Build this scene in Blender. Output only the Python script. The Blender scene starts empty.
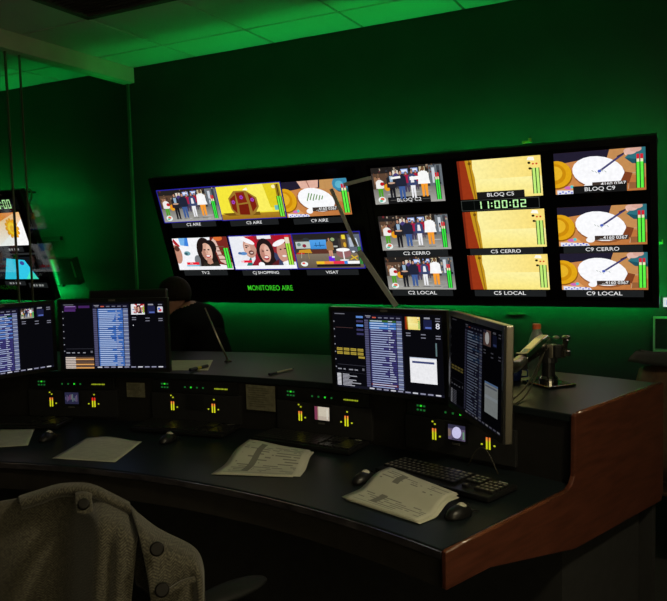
import bpy, bmesh, math, random
from mathutils import Vector, Matrix
from math import sin, cos, pi, radians as rad

RN = random.Random(11)
S = bpy.context.scene
COL = S.collection

# ------------------------------------------------------------------ camera
YAW, PITCH, ROLL, FPX = -0.47222, -0.0719, -0.02672, 730.43
_f = Vector((sin(YAW)*cos(PITCH), cos(YAW)*cos(PITCH), sin(PITCH)))
_r0 = Vector((cos(YAW), -sin(YAW), 0)); _u0 = _r0.cross(_f)
CR = cos(ROLL)*_r0 + sin(ROLL)*_u0
CU = -sin(ROLL)*_r0 + cos(ROLL)*_u0
CW = _f
CAM = Vector((0, 0, 1.5))
cd = bpy.data.cameras.new('camera'); co = bpy.data.objects.new('camera', cd); COL.objects.link(co)
cd.sensor_width = 36; cd.lens = FPX*36/667; cd.clip_start = .05
M = Matrix((CR, CU, -CW)).transposed().to_4x4(); M.translation = CAM
co.matrix_world = M
S.camera = co

def ray(x, y): return CW + CR*((x-333.5)/FPX) - CU*((y-300.5)/FPX)
def at(x, y, d): return CAM + ray(x, y)*d                     # a point at depth d
def onz(x, y, z): v = ray(x, y); return CAM + v*((z-1.5)/v.z)  # a point on a level surface
def ony(x, y, Y): v = ray(x, y); return CAM + v*(Y/v.y)        # a point on the back wall

# ------------------------------------------------------------------ materials
def lin(c): c /= 255; return c/12.92 if c <= .04045 else ((c+.055)/1.055)**2.4
def srgb(r, g, b): return (lin(r), lin(g), lin(b))
MATS = {}
def mat(name, col, rough=.6, metal=0, spec=.5, coat=0, noise=(18, .18), bump=0, emit=None, stretch=None):
    if name in MATS: return MATS[name]
    m = bpy.data.materials.new(name); m.use_nodes = True; MATS[name] = m
    nt = m.node_tree; N = nt.nodes; L = nt.links; b = N['Principled BSDF']
    b.inputs['Roughness'].default_value = rough; b.inputs['Metallic'].default_value = metal
    b.inputs['Specular IOR Level'].default_value = spec
    b.inputs['Coat Weight'].default_value = coat; b.inputs['Coat Roughness'].default_value = .15
    tc = N.new('ShaderNodeTexCoord'); nz = N.new('ShaderNodeTexNoise'); nz.inputs['Scale'].default_value = noise[0]
    nz.inputs['Detail'].default_value = 4
    src = tc.outputs['Object']
    if stretch:
        mp = N.new('ShaderNodeMapping'); mp.inputs['Scale'].default_value = stretch
        L.new(src, mp.inputs['Vector']); src = mp.outputs['Vector']
    L.new(src, nz.inputs['Vector'])
    rp = N.new('ShaderNodeValToRGB'); a = noise[1]
    rp.color_ramp.elements[0].position = .3; rp.color_ramp.elements[1].position = .7
    rp.color_ramp.elements[0].color = (*[c*(1-a) for c in col], 1)
    rp.color_ramp.elements[1].color = (*[min(1, c*(1+a)) for c in col], 1)
    L.new(nz.outputs['Fac'], rp.inputs['Fac']); L.new(rp.outputs['Color'], b.inputs['Base Color'])
    if bump:
        bp = N.new('ShaderNodeBump'); bp.inputs['Strength'].default_value = bump; bp.inputs['Distance'].default_value = .002
        L.new(nz.outputs['Fac'], bp.inputs['Height']); L.new(bp.outputs['Normal'], b.inputs['Normal'])
    if emit:
        b.inputs['Emission Color'].default_value = (*emit[0], 1); b.inputs['Emission Strength'].default_value = emit[1]
    return m

def emat(name, col, strength=1):
    if name in MATS: return MATS[name]
    m = bpy.data.materials.new(name); m.use_nodes = True; MATS[name] = m
    nt = m.node_tree; nt.nodes.remove(nt.nodes['Principled BSDF'])
    e = nt.nodes.new('ShaderNodeEmission'); e.inputs['Color'].default_value = (*col, 1); e.inputs['Strength'].default_value = strength
    nt.links.new(e.outputs[0], nt.nodes['Material Output'].inputs[0]); return m

def pixmat(name, strength, scale):
    m = bpy.data.materials.new(name); m.use_nodes = True; MATS[name] = m
    nt = m.node_tree; N = nt.nodes; L = nt.links; N.remove(N['Principled BSDF'])
    at_ = N.new('ShaderNodeAttribute'); at_.attribute_name = 'pix'
    tc = N.new('ShaderNodeTexCoord'); nz = N.new('ShaderNodeTexNoise'); nz.inputs['Scale'].default_value = scale; nz.inputs['Detail'].default_value = 3
    L.new(tc.outputs['Object'], nz.inputs['Vector'])
    mr = N.new('ShaderNodeMapRange'); mr.inputs['From Min'].default_value = .25; mr.inputs['From Max'].default_value = .75
    mr.inputs['To Min'].default_value = .92; mr.inputs['To Max'].default_value = 1.06
    L.new(nz.outputs['Fac'], mr.inputs['Value'])
    vm = N.new('ShaderNodeVectorMath'); vm.operation = 'SCALE'
    L.new(at_.outputs['Color'], vm.inputs[0]); L.new(mr.outputs['Result'], vm.inputs['Scale'])
    e = N.new('ShaderNodeEmission'); e.inputs['Strength'].default_value = strength
    L.new(vm.outputs['Vector'], e.inputs['Color']); L.new(e.outputs[0], N['Material Output'].inputs[0]); return m

PIX = pixmat('wall_display_pixels', 1.0, 60)
PIXM = pixmat('desk_display_pixels', .9, 140)

def glassmat(name, tint, refl=.06, rough=0, haze=0):
    m = bpy.data.materials.new(name); m.use_nodes = True; MATS[name] = m
    nt = m.node_tree; N = nt.nodes; L = nt.links; N.remove(N['Principled BSDF'])
    tr = N.new('ShaderNodeBsdfTransparent'); tr.inputs[0].default_value = (*tint, 1)
    gl = N.new('ShaderNodeBsdfGlossy'); gl.inputs['Roughness'].default_value = rough
    fr = N.new('ShaderNodeFresnel'); ge = N.new('ShaderNodeNewGeometry'); mi_ = N.new('ShaderNodeMapRange'); mi_.inputs['To Min'].default_value = 1.45; mi_.inputs['To Max'].default_value = 1/1.45
    L.new(ge.outputs['Backfacing'], mi_.inputs['Value']); L.new(mi_.outputs['Result'], fr.inputs['IOR'])
    mx = N.new('ShaderNodeMixShader')
    L.new(fr.outputs[0], mx.inputs[0]); L.new(tr.outputs[0], mx.inputs[1]); L.new(gl.outputs[0], mx.inputs[2])
    out = mx.outputs[0]
    if haze:
        df = N.new('ShaderNodeBsdfDiffuse'); df.inputs[0].default_value = (.7, .72, .68, 1); m2 = N.new('ShaderNodeMixShader'); m2.inputs[0].default_value = haze
        L.new(out, m2.inputs[1]); L.new(df.outputs[0], m2.inputs[2]); out = m2.outputs[0]
    L.new(out, N['Material Output'].inputs[0]); return m

GLASS = glassmat('partition_glass', (.93, .95, .93))
BOTTLEG = glassmat('clear_plastic', (.8, .85, .82), rough=.08, haze=.3)

WALLM = mat('dark_green_wall_paint', (.018, .042, .036), .55, spec=.25, noise=(3, .12))
SIDEW = mat('dark_side_wall_paint', (.05, .05, .045), .7, noise=(3, .1))
FLOORM = mat('dark_carpet', (.02, .02, .02), .95, noise=(160, .4), bump=.4)
CEILM = mat('white_ceiling_tile', (.62, .62, .58), .9, noise=(220, .08), bump=.1)
TBAR = mat('ceiling_grid_bar', (.22, .22, .2), .6)
HEADM = mat('cream_header_paint', (.55, .52, .42), .7, noise=(6, .08))
JOINT = mat('glass_joint', (.11, .11, .07), .5, noise=(8, .1))
BLACK = mat('black_plastic', (.012, .012, .012), .35, noise=(40, .2))
BLACKM = mat('matte_black', (.010, .010, .010), .8, noise=(40, .2))
SCRB = mat('black_screen_glass', (.004, .004, .005), .12, spec=.35, noise=(10, .1))
TVB = mat('black_gloss_bezel', (.010, .010, .011), .25, noise=(10, .1))
SILV = mat('brushed_silver', (.55, .5, .4), .32, 1, noise=(90, .08), stretch=(1, 1, 14))
CHROME = mat('polished_chrome', (.42, .41, .38), .12, 1, noise=(20, .05))
WOOD = mat('red_brown_wood_veneer', (.110, .032, .017), .36, coat=.35, noise=(7, .28), stretch=(1.2, 1.2, 9))
WOODT = mat('polished_wood_edge', (.16, .055, .025), .25, coat=.6, noise=(9, .25), stretch=(2, 2, 10))
TOPM = mat('dark_slate_laminate', (.011, .016, .018), .40, spec=.23, noise=(60, .12))
RISERM = mat('black_console_face', (.011, .010, .009), .6, noise=(30, .2))
PLINTH = mat('dark_grey_plinth', (.028, .028, .028), .7, noise=(20, .15))
PAPER = mat('plain_paper', (.62, .62, .50), .85, noise=(12, .05))
CARD = mat('taped_card', (.20, .19, .12), .85, noise=(60, .25))
FABRIC = mat('charcoal_fabric', (.012, .012, .012), .9, spec=.1, noise=(240, .35), bump=.3)
JACKET = mat('black_jacket_cloth', (.005, .005, .006), .9, spec=.08, noise=(80, .3), bump=.3)
SKIN = mat('skin', (.35, .17, .11), .55, noise=(30, .1))
HAIR = mat('dark_brown_hair', (.014, .010, .007), .7, spec=.12, noise=(90, .4), bump=.4, stretch=(1, 1, .2))
BUTTON = mat('dark_horn_button', (.006, .005, .004), .5, spec=.2, noise=(40, .3))
RUB = mat('dark_armrest_rubber', (.014, .015, .015), .6, spec=.2, noise=(60, .15))
WHITEP = mat('pale_grey_paint', (.82, .83, .80), .45, noise=(10, .06))
ORANGE = mat('orange_plastic_cap', (.75, .16, .05), .45, noise=(20, .1))
BLUEP = mat('blue_plastic', (.02, .05, .22), .4, noise=(20, .1))
BRASS = mat('brass', (.6, .42, .14), .35, 1, noise=(30, .1))
KEYM = mat('dark_key_plastic', (.020, .020, .020), .4, noise=(60, .2))
KEYL = mat('grey_key_legend', (.34, .32, .24), .6, noise=(60, .2))
MOUSEP = mat('pale_mouse_patch', (.7, .68, .54), .5, noise=(40, .1))
INK = mat('dark_ink_plastic', (.01, .012, .03), .4, noise=(40, .2))
YELLOW = mat('yellow_plastic', (.5, .42, .04), .5, noise=(40, .1))
PENM = mat('clear_pen_barrel', (.35, .33, .25), .3, noise=(40, .1))
BROWNL = mat('brown_leather', (.10, .055, .030), .5, noise=(40, .25), bump=.3)
GREENA = mat('green_light_on_acrylic', (.25, .75, .4), .3, noise=(20, .1))  # green light on the clear edges is put into their colour
SIGNW = emat('lit_white_sign', (.75, .78, .82), .9)
LEDG = emat('green_led_tape', (.004, 1, .14), 55)
LEDUP = emat('upward_green_led_tape', (.004, 1, .10), 36)
LEDMID = emat('middle_green_led_tape', (.004, 1, .10), 8)
LEDTOP = emat('upper_green_led_tape', (.004, 1, .10), 3)
LEDBOT = emat('lower_green_led_tape', (.004, 1, .14), 100)
LEDSIDE = emat('side_green_led_tape', (.004, 1, .14), 22)
GREENLED = emat('green_indicator', (.03, .75, .03), .9)
DIMLED = emat('dim_green_indicator', (.01, .11, .02), 1)
DIMYEL = emat('dim_yellow_text', (.28, .34, .015), 1)
YEL = emat('yellow_indicator', (.55, .62, .02), .8)

def paperprint(name, seedv, band=True, amt=.62):
    m = mat(name, (.62, .62, .50), .85, noise=(12, .05)); nt = m.node_tree; N = nt.nodes; L = nt.links
    b = N['Principled BSDF']; rp = [n for n in N if n.type == 'VALTORGB'][0]
    uv = N.new('ShaderNodeUVMap'); uv.uv_map = 'UVMap'; sp = N.new('ShaderNodeSeparateXYZ'); L.new(uv.outputs[0], sp.inputs[0])
    def mth(op, a, bb=None):
        n = N.new('ShaderNodeMath'); n.operation = op
        for i, v in enumerate((a, bb)):
            if v is None: continue
            if isinstance(v, (int, float)): n.inputs[i].default_value = v
            else: L.new(v, n.inputs[i])
        return n.outputs[0]
    row = mth('MULTIPLY', sp.outputs['Y'], 17); fr = mth('FRACT', row); fl = mth('FLOOR', row)
    line = mth('LESS_THAN', fr, .42)
    cb = N.new('ShaderNodeCombineXYZ'); L.new(mth('MULTIPLY', sp.outputs['X'], 5.5), cb.inputs[0]); L.new(mth('MULTIPLY', fl, 3.7), cb.inputs[1]); cb.inputs[2].default_value = seedv
    nz = N.new('ShaderNodeTexNoise'); nz.inputs['Scale'].default_value = 1; nz.inputs['Detail'].default_value = 2; L.new(cb.outputs[0], nz.inputs['Vector'])
    msk = mth('GREATER_THAN', nz.outputs['Fac'], .50)
    inn = mth('MULTIPLY', mth('GREATER_THAN', sp.outputs['X'], .08), mth('LESS_THAN', sp.outputs['X'], .94))
    inn = mth('MULTIPLY', inn, mth('MULTIPLY', mth('GREATER_THAN', sp.outputs['Y'], .07), mth('LESS_THAN', sp.outputs['Y'], .93)))
    ink = mth('MULTIPLY', mth('MULTIPLY', line, msk), mth('MULTIPLY', inn, amt))
    if band:
        bd = mth('MULTIPLY', mth('GREATER_THAN', sp.outputs['X'], .28), mth('LESS_THAN', sp.outputs['X'], .37))
        bd = mth('MULTIPLY', bd, mth('MULTIPLY', mth('GREATER_THAN', sp.outputs['Y'], .12), mth('LESS_THAN', sp.outputs['Y'], .9)))
        ink = mth('MAXIMUM', ink, mth('MULTIPLY', bd, .72))
    mx = N.new('ShaderNodeMix'); mx.data_type = 'RGBA'; L.new(ink, mx.inputs['Factor'])
    L.new(rp.outputs['Color'], mx.inputs['A']); mx.inputs['B'].default_value = (.09, .09, .08, 1)
    L.new(mx.outputs['Result'], b.inputs['Base Color']); return m
PRINT1 = paperprint('printed_paper', 1.3); PRINT2 = paperprint('printed_list_paper', 4.1)
PRINT0 = paperprint('faint_printed_paper', 8.2, False, .16)

def tweed():
    m = mat('grey_herringbone_tweed', (.092, .085, .062), .95, spec=.1, noise=(260, .5), bump=0); nt = m.node_tree; N = nt.nodes; L = nt.links
    b = N['Principled BSDF']; rp = [n for n in N if n.type == 'VALTORGB'][0]
    uv = N.new('ShaderNodeUVMap'); uv.uv_map = 'UVMap'; sp = N.new('ShaderNodeSeparateXYZ'); L.new(uv.outputs[0], sp.inputs[0])
    def mth(op, a, bb=None):
        n = N.new('ShaderNodeMath'); n.operation = op
        for i, v in enumerate((a, bb)):
            if v is None: continue
            if isinstance(v, (int, float)): n.inputs[i].default_value = v
            else: L.new(v, n.inputs[i])
        return n.outputs[0]
    pp = mth('PINGPONG', sp.outputs['X'], .008)
    st = mth('FRACT', mth('MULTIPLY', mth('ADD', sp.outputs['Y'], mth('MULTIPLY', pp, .9)), 210))
    k = mth('ABSOLUTE', mth('SUBTRACT', st, .5))
    f = mth('ADD', mth('MULTIPLY', k, 1.3), .42)
    vm = N.new('ShaderNodeVectorMath'); vm.operation = 'SCALE'; L.new(rp.outputs['Color'], vm.inputs[0]); L.new(f, vm.inputs['Scale'])
    L.new(vm.outputs['Vector'], b.inputs['Base Color'])
    bp = N.new('ShaderNodeBump'); bp.inputs['Strength'].default_value = .3; bp.inputs['Distance'].default_value = .001
    L.new(k, bp.inputs['Height']); L.new(bp.outputs['Normal'], b.inputs['Normal'])
    b.inputs['Sheen Weight'].default_value = .2
    return m
TWEED = tweed()

# ------------------------------------------------------------------ mesh builder
class MB:
    def __init__(s): s.v = []; s.f = []; s.mi = []; s.c = []; s.uv = {}
    def add(s, vs, fs, mi=0, col=None):
        b = len(s.v); s.v += [Vector(v) for v in vs]
        for f in fs: s.f.append([b+i for i in f]); s.mi.append(mi); s.c.append(col)
        return s
    def box(s, c, size, R=None, mi=0):
        c = Vector(c); h = Vector(size)/2; vs = []
        for z in (-1, 1):
            for y in (-1, 1):
                for x in (-1, 1):
                    p = Vector((x*h.x, y*h.y, z*h.z)); vs.append(c + (R @ p if R else p))
        return s.add(vs, [(0, 2, 3, 1), (4, 5, 7, 6), (0, 1, 5, 4), (2, 6, 7, 3), (0, 4, 6, 2), (1, 3, 7, 5)], mi)
    def cyl(s, p0, p1, r0, r1=None, n=16, mi=0, caps=True):
        p0 = Vector(p0); p1 = Vector(p1); r1 = r0 if r1 is None else r1
        d = (p1-p0).normalized(); a = d.orthogonal().normalized(); b = d.cross(a); vs = []
        for p, r in ((p0, r0), (p1, r1)):
            for i in range(n): t = 2*pi*i/n; vs.append(p + (a*cos(t)+b*sin(t))*r)
        fs = [(i, (i+1) % n, n+(i+1) % n, n+i) for i in range(n)]
        if caps: fs += [tuple(range(n-1, -1, -1)), tuple(range(n, 2*n))]
        return s.add(vs, fs, mi)
    def tube(s, pts, r, n=8, mi=0):
        pts = [Vector(p) for p in pts]; vs = []; k = len(pts); a = None
        rr = r if isinstance(r, (list, tuple)) else [r]*k
        for i, p in enumerate(pts):
            d = (pts[min(i+1, k-1)]-pts[max(i-1, 0)]).normalized()
            a = d.orthogonal().normalized() if a is None else (a - d*a.dot(d)).normalized()
            b = d.cross(a)
            for j in range(n): t = 2*pi*j/n; vs.append(p+(a*cos(t)+b*sin(t))*rr[i])
        fs = [(i*n+j, i*n+(j+1) % n, (i+1)*n+(j+1) % n, (i+1)*n+j) for i in range(k-1) for j in range(n)]
        fs += [tuple(range(n-1, -1, -1)), tuple(range((k-1)*n, k*n))]
        return s.add(vs, fs, mi)
    def lathe(s, prof, c, n=24, mi=0):
        c = Vector(c); vs = []
        for r, z in prof:
            for i in range(n): t = 2*pi*i/n; vs.append(c+Vector((r*cos(t), r*sin(t), z)))
        k = len(prof)
        fs = [(i*n+j, i*n+(j+1) % n, (i+1)*n+(j+1) % n, (i+1)*n+j) for i in range(k-1) for j in range(n)]
        return s.add(vs, fs, mi)
    def ell(s, c, rad_, R=None, n=16, m=10, mi=0):
        c = Vector(c); vs = []; fs = []
        for i in range(m+1):
            ph = pi*i/m
            for j in range(n):
                t = 2*pi*j/n; p = Vector((rad_[0]*sin(ph)*cos(t), rad_[1]*sin(ph)*sin(t), rad_[2]*cos(ph)))
                vs.append(c+(R @ p if R else p))
        for i in range(m):
            for j in range(n): fs.append((i*n+j, (i+1)*n+j, (i+1)*n+(j+1) % n, i*n+(j+1) % n))
        return s.add(vs, fs, mi)
    def prism(s, poly, d, mi=0):              # poly: 3-D points in order, d: extrusion vector
        n = len(poly); poly = [Vector(p) for p in poly]; d = Vector(d)
        return s.add(poly+[p+d for p in poly], [tuple(range(n-1, -1, -1)), tuple(range(n, 2*n))] + [(i, (i+1) % n, n+(i+1) % n, n+i) for i in range(n)], mi)
    def grid(s, P, mi=0, uvs=None, thick=0, closed=False):           # P[i][j]
        a, b = len(P), len(P[0]); base = len(s.v); s.v += [Vector(p) for r in P for p in r]
        for i in range(a-1):
            for j in range(b-1):
                f = [base+i*b+j, base+(i+1)*b+j, base+(i+1)*b+j+1, base+i*b+j+1]
                s.f.append(f); s.mi.append(mi); s.c.append(None)
        if uvs:
            for i in range(a):
                for j in range(b): s.uv[base+i*b+j] = uvs(i, j)
        return s
    def build(s, name, mats, parent=None, smooth=False, bevel=0, seg=2, inv=None, weld=False, solid=0, subsurf=0):
        me = bpy.data.meshes.new(name)
        root = parent
        while root is not None and root.parent is not None: root = root.parent
        Mi = root.matrix_basis.inverted() if (root is not None and inv) else None
        me.from_pydata([tuple(Mi @ v) if Mi else tuple(v) for v in s.v], [], s.f)
        for m in (mats if isinstance(mats, (list, tuple)) else [mats]): me.materials.append(m)
        for p, i in zip(me.polygons, s.mi): p.material_index = i; p.use_smooth = smooth
        if any(c is not None for c in s.c):
            at_ = me.color_attributes.new('pix', 'FLOAT_COLOR', 'CORNER')
            for p, c in zip(me.polygons, s.c):
                for k, li in enumerate(p.loop_indices):
                    cc = c[k % len(c)] if isinstance(c, list) else (c or (0, 0, 0))
                    at_.data[li].color = (*cc, 1)
        if s.uv:
            ul = me.uv_layers.new(name='UVMap')
            for lp in me.loops:
                if lp.vertex_index in s.uv: ul.data[lp.index].uv = s.uv[lp.vertex_index]
        if bevel or weld or not s.c or s.c[0] is None:
            bm = bmesh.new(); bm.from_mesh(me)
            if weld: bmesh.ops.remove_doubles(bm, verts=bm.verts, dist=1e-5)
            bmesh.ops.recalc_face_normals(bm, faces=bm.faces)
            if bevel:
                ed = [e for e in bm.edges if len(e.link_faces) == 2 and e.calc_face_angle(0) > rad(35)]
                bmesh.ops.bevel(bm, geom=ed, offset=bevel, segments=seg, affect='EDGES', profile=.5, clamp_overlap=True)
            bm.to_mesh(me); bm.free()
        o = bpy.data.objects.new(name, me); COL.objects.link(o)
        if parent is not None: o.parent = parent
        if solid:
            md = o.modifiers.new('solid', 'SOLIDIFY'); md.thickness = solid; md.offset = 0
        if subsurf:
            md = o.modifiers.new('sub', 'SUBSURF'); md.levels = subsurf; md.render_levels = subsurf
        return o

def thing(name, label, cat, Mx=None, group=None):
    o = bpy.data.objects.new(name, None); COL.objects.link(o); o.empty_display_size = .05
    o.matrix_basis = Mx if Mx is not None else Matrix()
    o['label'] = label; o['category'] = cat
    if group: o['group'] = group
    return o
def tag(o, label, cat, group=None):
    o['label'] = label; o['category'] = cat
    if group: o['group'] = group
    return o
def struct(o): o['kind'] = 'structure'; return o
def T(x, y, z): return Matrix.Translation((x, y, z))
def axes(o, x, y, z):
    m = Matrix((Vector(x), Vector(y), Vector(z))).transposed().to_4x4(); m.translation = Vector(o); return m
def dup(root, Mx, label, group=None):
    c = root.copy(); COL.objects.link(c); c.matrix_basis = Mx; c['label'] = label
    if group: c['group'] = group
    def rec(a, b):
        for ch in list(a.children):
            d = ch.copy(); COL.objects.link(d); d.parent = b; rec(ch, d)
    rec(root, c); return c

def textmesh(txt, size, bold=.012, sx=1.2):
    cu = bpy.data.curves.new('t', 'FONT'); cu.body = txt; cu.size = size; cu.align_x = 'CENTER'; cu.align_y = 'CENTER'; cu.offset = bold*size
    cu.resolution_u = 3
    ob = bpy.data.objects.new('t', cu); COL.objects.link(ob)
    dg = bpy.context.evaluated_depsgraph_get(); me = bpy.data.meshes.new_from_object(ob.evaluated_get(dg))
    vs = [(v.co.x*sx, v.co.y, 0) for v in me.vertices]; fs = [tuple(p.vertices) for p in me.polygons]
    bpy.data.objects.remove(ob); bpy.data.curves.remove(cu); bpy.data.meshes.remove(me)
    return vs, fs

# ------------------------------------------------------------------ pictures shown on displays
def clip(poly):
    def side(P, ax, lim, sg):
        out = []
        for i in range(len(P)):
            a, b = P[i-1], P[i]; ia = (a[ax]-lim)*sg >= -1e-9; ib = (b[ax]-lim)*sg >= -1e-9
            if ia != ib:
                t = (lim-a[ax])/(b[ax]-a[ax]); out.append((a[0]+(b[0]-a[0])*t, a[1]+(b[1]-a[1])*t))
            if ib: out.append(b)
        return out
    for ax, lim, sg in ((0, 0, 1), (0, 1, -1), (1, 0, 1), (1, 1, -1)):
        if len(poly) < 3: return []
        poly = side(poly, ax, lim, sg)
    return poly
class Pic:
    STEP = 4e-5
    def __init__(s, u0, v0, u1, v1, z0=.0006): s.u0, s.v0, s.w, s.h = u0, v0, u1-u0, v1-v0; s.z = z0; s.mb = MB()
    def poly(s, pts, c):
        p = clip([tuple(q) for q in pts])
        if len(p) < 3: return s
        s.z += s.STEP
        s.mb.add([(s.u0+x*s.w, s.v0+y*s.h, s.z) for x, y in p], [tuple(range(len(p)))], 0, srgb(*c)); return s
    def rect(s, x0, y0, x1, y1, c, top=None, right=None):
        x0, y0, x1, y1 = max(0, x0), max(0, y0), min(1, x1), min(1, y1)
        s.z += s.STEP; a = srgb(*c); t = srgb(*top) if top else a
        cols = [a, a, t, t] if not right else [a, srgb(*right), srgb(*right), a]
        s.mb.add([(s.u0+x*s.w, s.v0+y*s.h, s.z) for x, y in ((x0, y0), (x1, y0), (x1, y1), (x0, y1))], [(0, 1, 2, 3)], 0, cols); return s
    def ell(s, cx, cy, rx, ry, c, rot=0, n=22):
        a = s.w/s.h; pts = []
        for i in range(n):
            t = 2*pi*i/n; x, y = rx*cos(t)*a, ry*sin(t); r = rad(rot)
            pts.append((cx+(x*cos(r)-y*sin(r))/a, cy+x*sin(r)+y*cos(r)))
        return s.poly(pts, c)
    def line(s, x0, y0, x1, y1, w, c):
        a = s.w/s.h; dx, dy = (x1-x0)*a, y1-y0; l = math.hypot(dx, dy); nx, ny = -dy/l*w/2/a, dx/l*w/2
        return s.poly([(x0+nx, y0+ny), (x1+nx, y1+ny), (x1-nx, y1-ny), (x0-nx, y0-ny)], c)
    def text(s, txt, cx, cy, hgt, c, sx=1.2, bold=.012):
        vs, fs = textmesh(txt, hgt*s.h*1.38, bold, sx); s.z += s.STEP
        s.mb.add([(s.u0+cx*s.w+x, s.v0+cy*s.h+y, s.z) for x, y, _ in vs], fs, 0, srgb(*c)); return s
    def build(s, name, parent, m=None): return s.mb.build(name, m or PIX, parent)

def figure(P, x, foot, h, w, top, leg, skin=(190, 140, 115), hair=(40, 30, 25), arms=True):
    w *= .72
    P.poly([(x-w*.45, foot), (x-w*.12, foot), (x, foot+h*.48), (x-w*.5, foot+h*.5)], leg)
    P.poly([(x+w*.12, foot), (x+w*.42, foot), (x+w*.5, foot+h*.5), (x-w*.05, foot+h*.48)], leg)
    P.poly([(x-w*.5, foot+h*.44), (x+w*.5, foot+h*.44), (x+w*.62, foot+h*.8), (x+w*.2, foot+h*.86), (x-w*.2, foot+h*.86), (x-w*.62, foot+h*.8)], top)
    if arms:
        P.line(x-w*.58, foot+h*.78, x-w*.62, foot+h*.45, h*.09, top); P.line(x+w*.58, foot+h*.78, x+w*.62, foot+h*.45, h*.09, top)
    P.ell(x, foot+h*.93, w*.24, h*.075, hair); P.ell(x, foot+h*.91, w*.19, h*.06, skin)

def meters(P, x0, x1, y0, y1, c=(70, 235, 60), cap=None):
    w = (x1-x0)
    P.rect(x0-.01, y0, x1+.01, y1, (20, 60, 25))
    for k in (0, 1):
        a = x0+k*w*.58; P.rect(a, y0, a+w*.42, y1, c)
        if cap: P.rect(a, y1-.07, a+w*.42, y1, (235, 235, 190)); P.rect(a, y1, a+w*.42, y1+.11, cap)

def plaza(P, bloq=False):
    P.rect(0, 0, 1, 1, (66, 60, 56)); P.rect(0, 0, 1, .42, (168, 166, 160), (120, 118, 112))
    P.rect(0, .84, 1, 1, (38, 34, 32)); P.rect(.02, .42, .24, .84, (92, 68, 52)); P.rect(.03, .55, .09, .75, (150, 110, 80))
    P.rect(.31, .62, .39, .9, (225, 215, 200)); P.rect(.43, .8, .53, .92, (140, 165, 225)); P.rect(.44, .84, .52, .9, (225, 232, 250))
    P.rect(.57, .82, .67, .93, (140, 165, 225)); P.rect(.58, .86, .66, .91, (225, 232, 250)); P.rect(.69, .66, .77, .95, (205, 190, 150))
    P.rect(.24, .45, .31, .62, (90, 60, 90)); P.rect(.82, .42, 1, .97, (105, 112, 118)); P.rect(.86, .5, .9, .9, (205, 212, 220)); P.rect(.93, .45, .97, .95, (60, 66, 72))
    for i in range(16):
        P.rect(.05+.9*RN.random(), .02+.36*RN.random(), .05+.9*RN.random(), .05+.3*RN.random(), (150, 148, 143)) if False else P.ell(.05+.9*RN.random(), .04+.3*RN.random(), .03+.04*RN.random(), .012, (130+RN.randint(0, 60),)*3)
    for k in range(60):
        x, y, q = RN.uniform(.02, .97), RN.uniform(.45, .97), RN.choice(((120, 90, 66), (40, 36, 40), (150, 130, 110), (96, 60, 44), (52, 56, 70), (176, 160, 140), (110, 40, 44), (28, 26, 28)))
        P.rect(x, y, x+RN.uniform(.008, .03), y+RN.uniform(.02, .09), q)
    figure(P, .50, .3, .55, .1, (165, 30, 70), (70, 60, 90)); figure(P, .64, .35, .52, .08, (170, 25, 50), (80, 70, 90)); figure(P, .36, .4, .5, .07, (70, 60, 120), (60, 60, 70))
    figure(P, .11, .18, .58, .10, (240, 238, 235), (80, 160, 40)); P.ell(.145, .56, .03, .05, (190, 30, 35)); P.rect(.08, .16, .15, .21, (190, 50, 45))
    P.ell(.215, .46, .05, .1, (228, 160, 30)); P.ell(.235, .5, .03, .06, (235, 90, 30))
    figure(P, .285, .08, .82, .115, (36, 36, 42), (26, 26, 32)); P.poly([(.265, .6), (.305, .6), (.31, .76), (.26, .76)], (150, 180, 205)); P.ell(.285, .57, .05, .025, (205, 165, 140))
    figure(P, .425, .12, .78, .125, (34, 38, 56), (62, 92, 150))
    figure(P, .585, .14, .76, .095, (58, 70, 112), (240, 240, 244)); P.poly([(.56, .55), (.61, .55), (.6, .72), (.57, .72)], (235, 235, 240))
    figure(P, .745, .16, .8, .13, (250, 250, 250), (248, 158, 48), hair=(90, 62, 40), skin=(120, 85, 60)); P.poly([(.66, .5), (.83, .5), (.8, .82), (.68, .82)], (250, 250, 250))
    if bloq: P.line(.55, .66, .78, .68, .09, (250, 250, 250)); P.line(.28, .7, .42, .72, .06, (245, 245, 245))
    for x in (.285, .425, .585, .745): P.ell(x, .115, .07, .02, (84, 82, 78)) if x < .0 else P.line(x-.05, .10, x+.05, .10, .015, (92, 90, 86))
    P.ell(.115, .13, .055, .085, (235, 245, 242)); P.ell(.12, .15, .03, .04, (230, 110, 80)); P.ell(.10, .1, .025, .03, (90, 190, 160))
    meters(P, .905, .955, .06, .66, (60, 232, 70), (215, 40, 45))

def cartoon_room(P):
    P.rect(0, 0, 1, 1, (255, 246, 170), right=(250, 222, 118)); P.rect(.2, 0, 1, .5, (252, 232, 130), (255, 244, 165))
    P.poly([(0, 0), (.17, 0), (.12, 1), (0, 1)], (152, 52, 22)); P.rect(0, 0, .03, 1, (120, 38, 18))
    P.poly([(.17, 0), (.215, 0), (.205, .55), (.185, .78), (.19, 1), (.1, 1), (.13, .5)], (196, 148, 30)); P.line(.19, 0, .15, 1, .03, (150, 104, 24)); P.ell(.155, .92, .02, .04, (110, 74, 20))
    P.ell(.865, .83, .018, .03, (30, 24, 10)); P.ell(.872, .69, .018, .03, (40, 30, 12)); P.ell(.91, .8, .012, .022, (210, 70, 40)); P.ell(.95, .8, .012, .022, (210, 70, 40))
    P.poly([(.84, .9), (.93, .88), (.92, .97), (.86, .98)], (255, 252, 235))
    meters(P, .9, .97, .06, .7, (196, 240, 120))
    for k in (): P.rect(.9+k*.04-.006, .06, .9+k*.04+.03, .7, (205, 240, 130))

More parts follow.
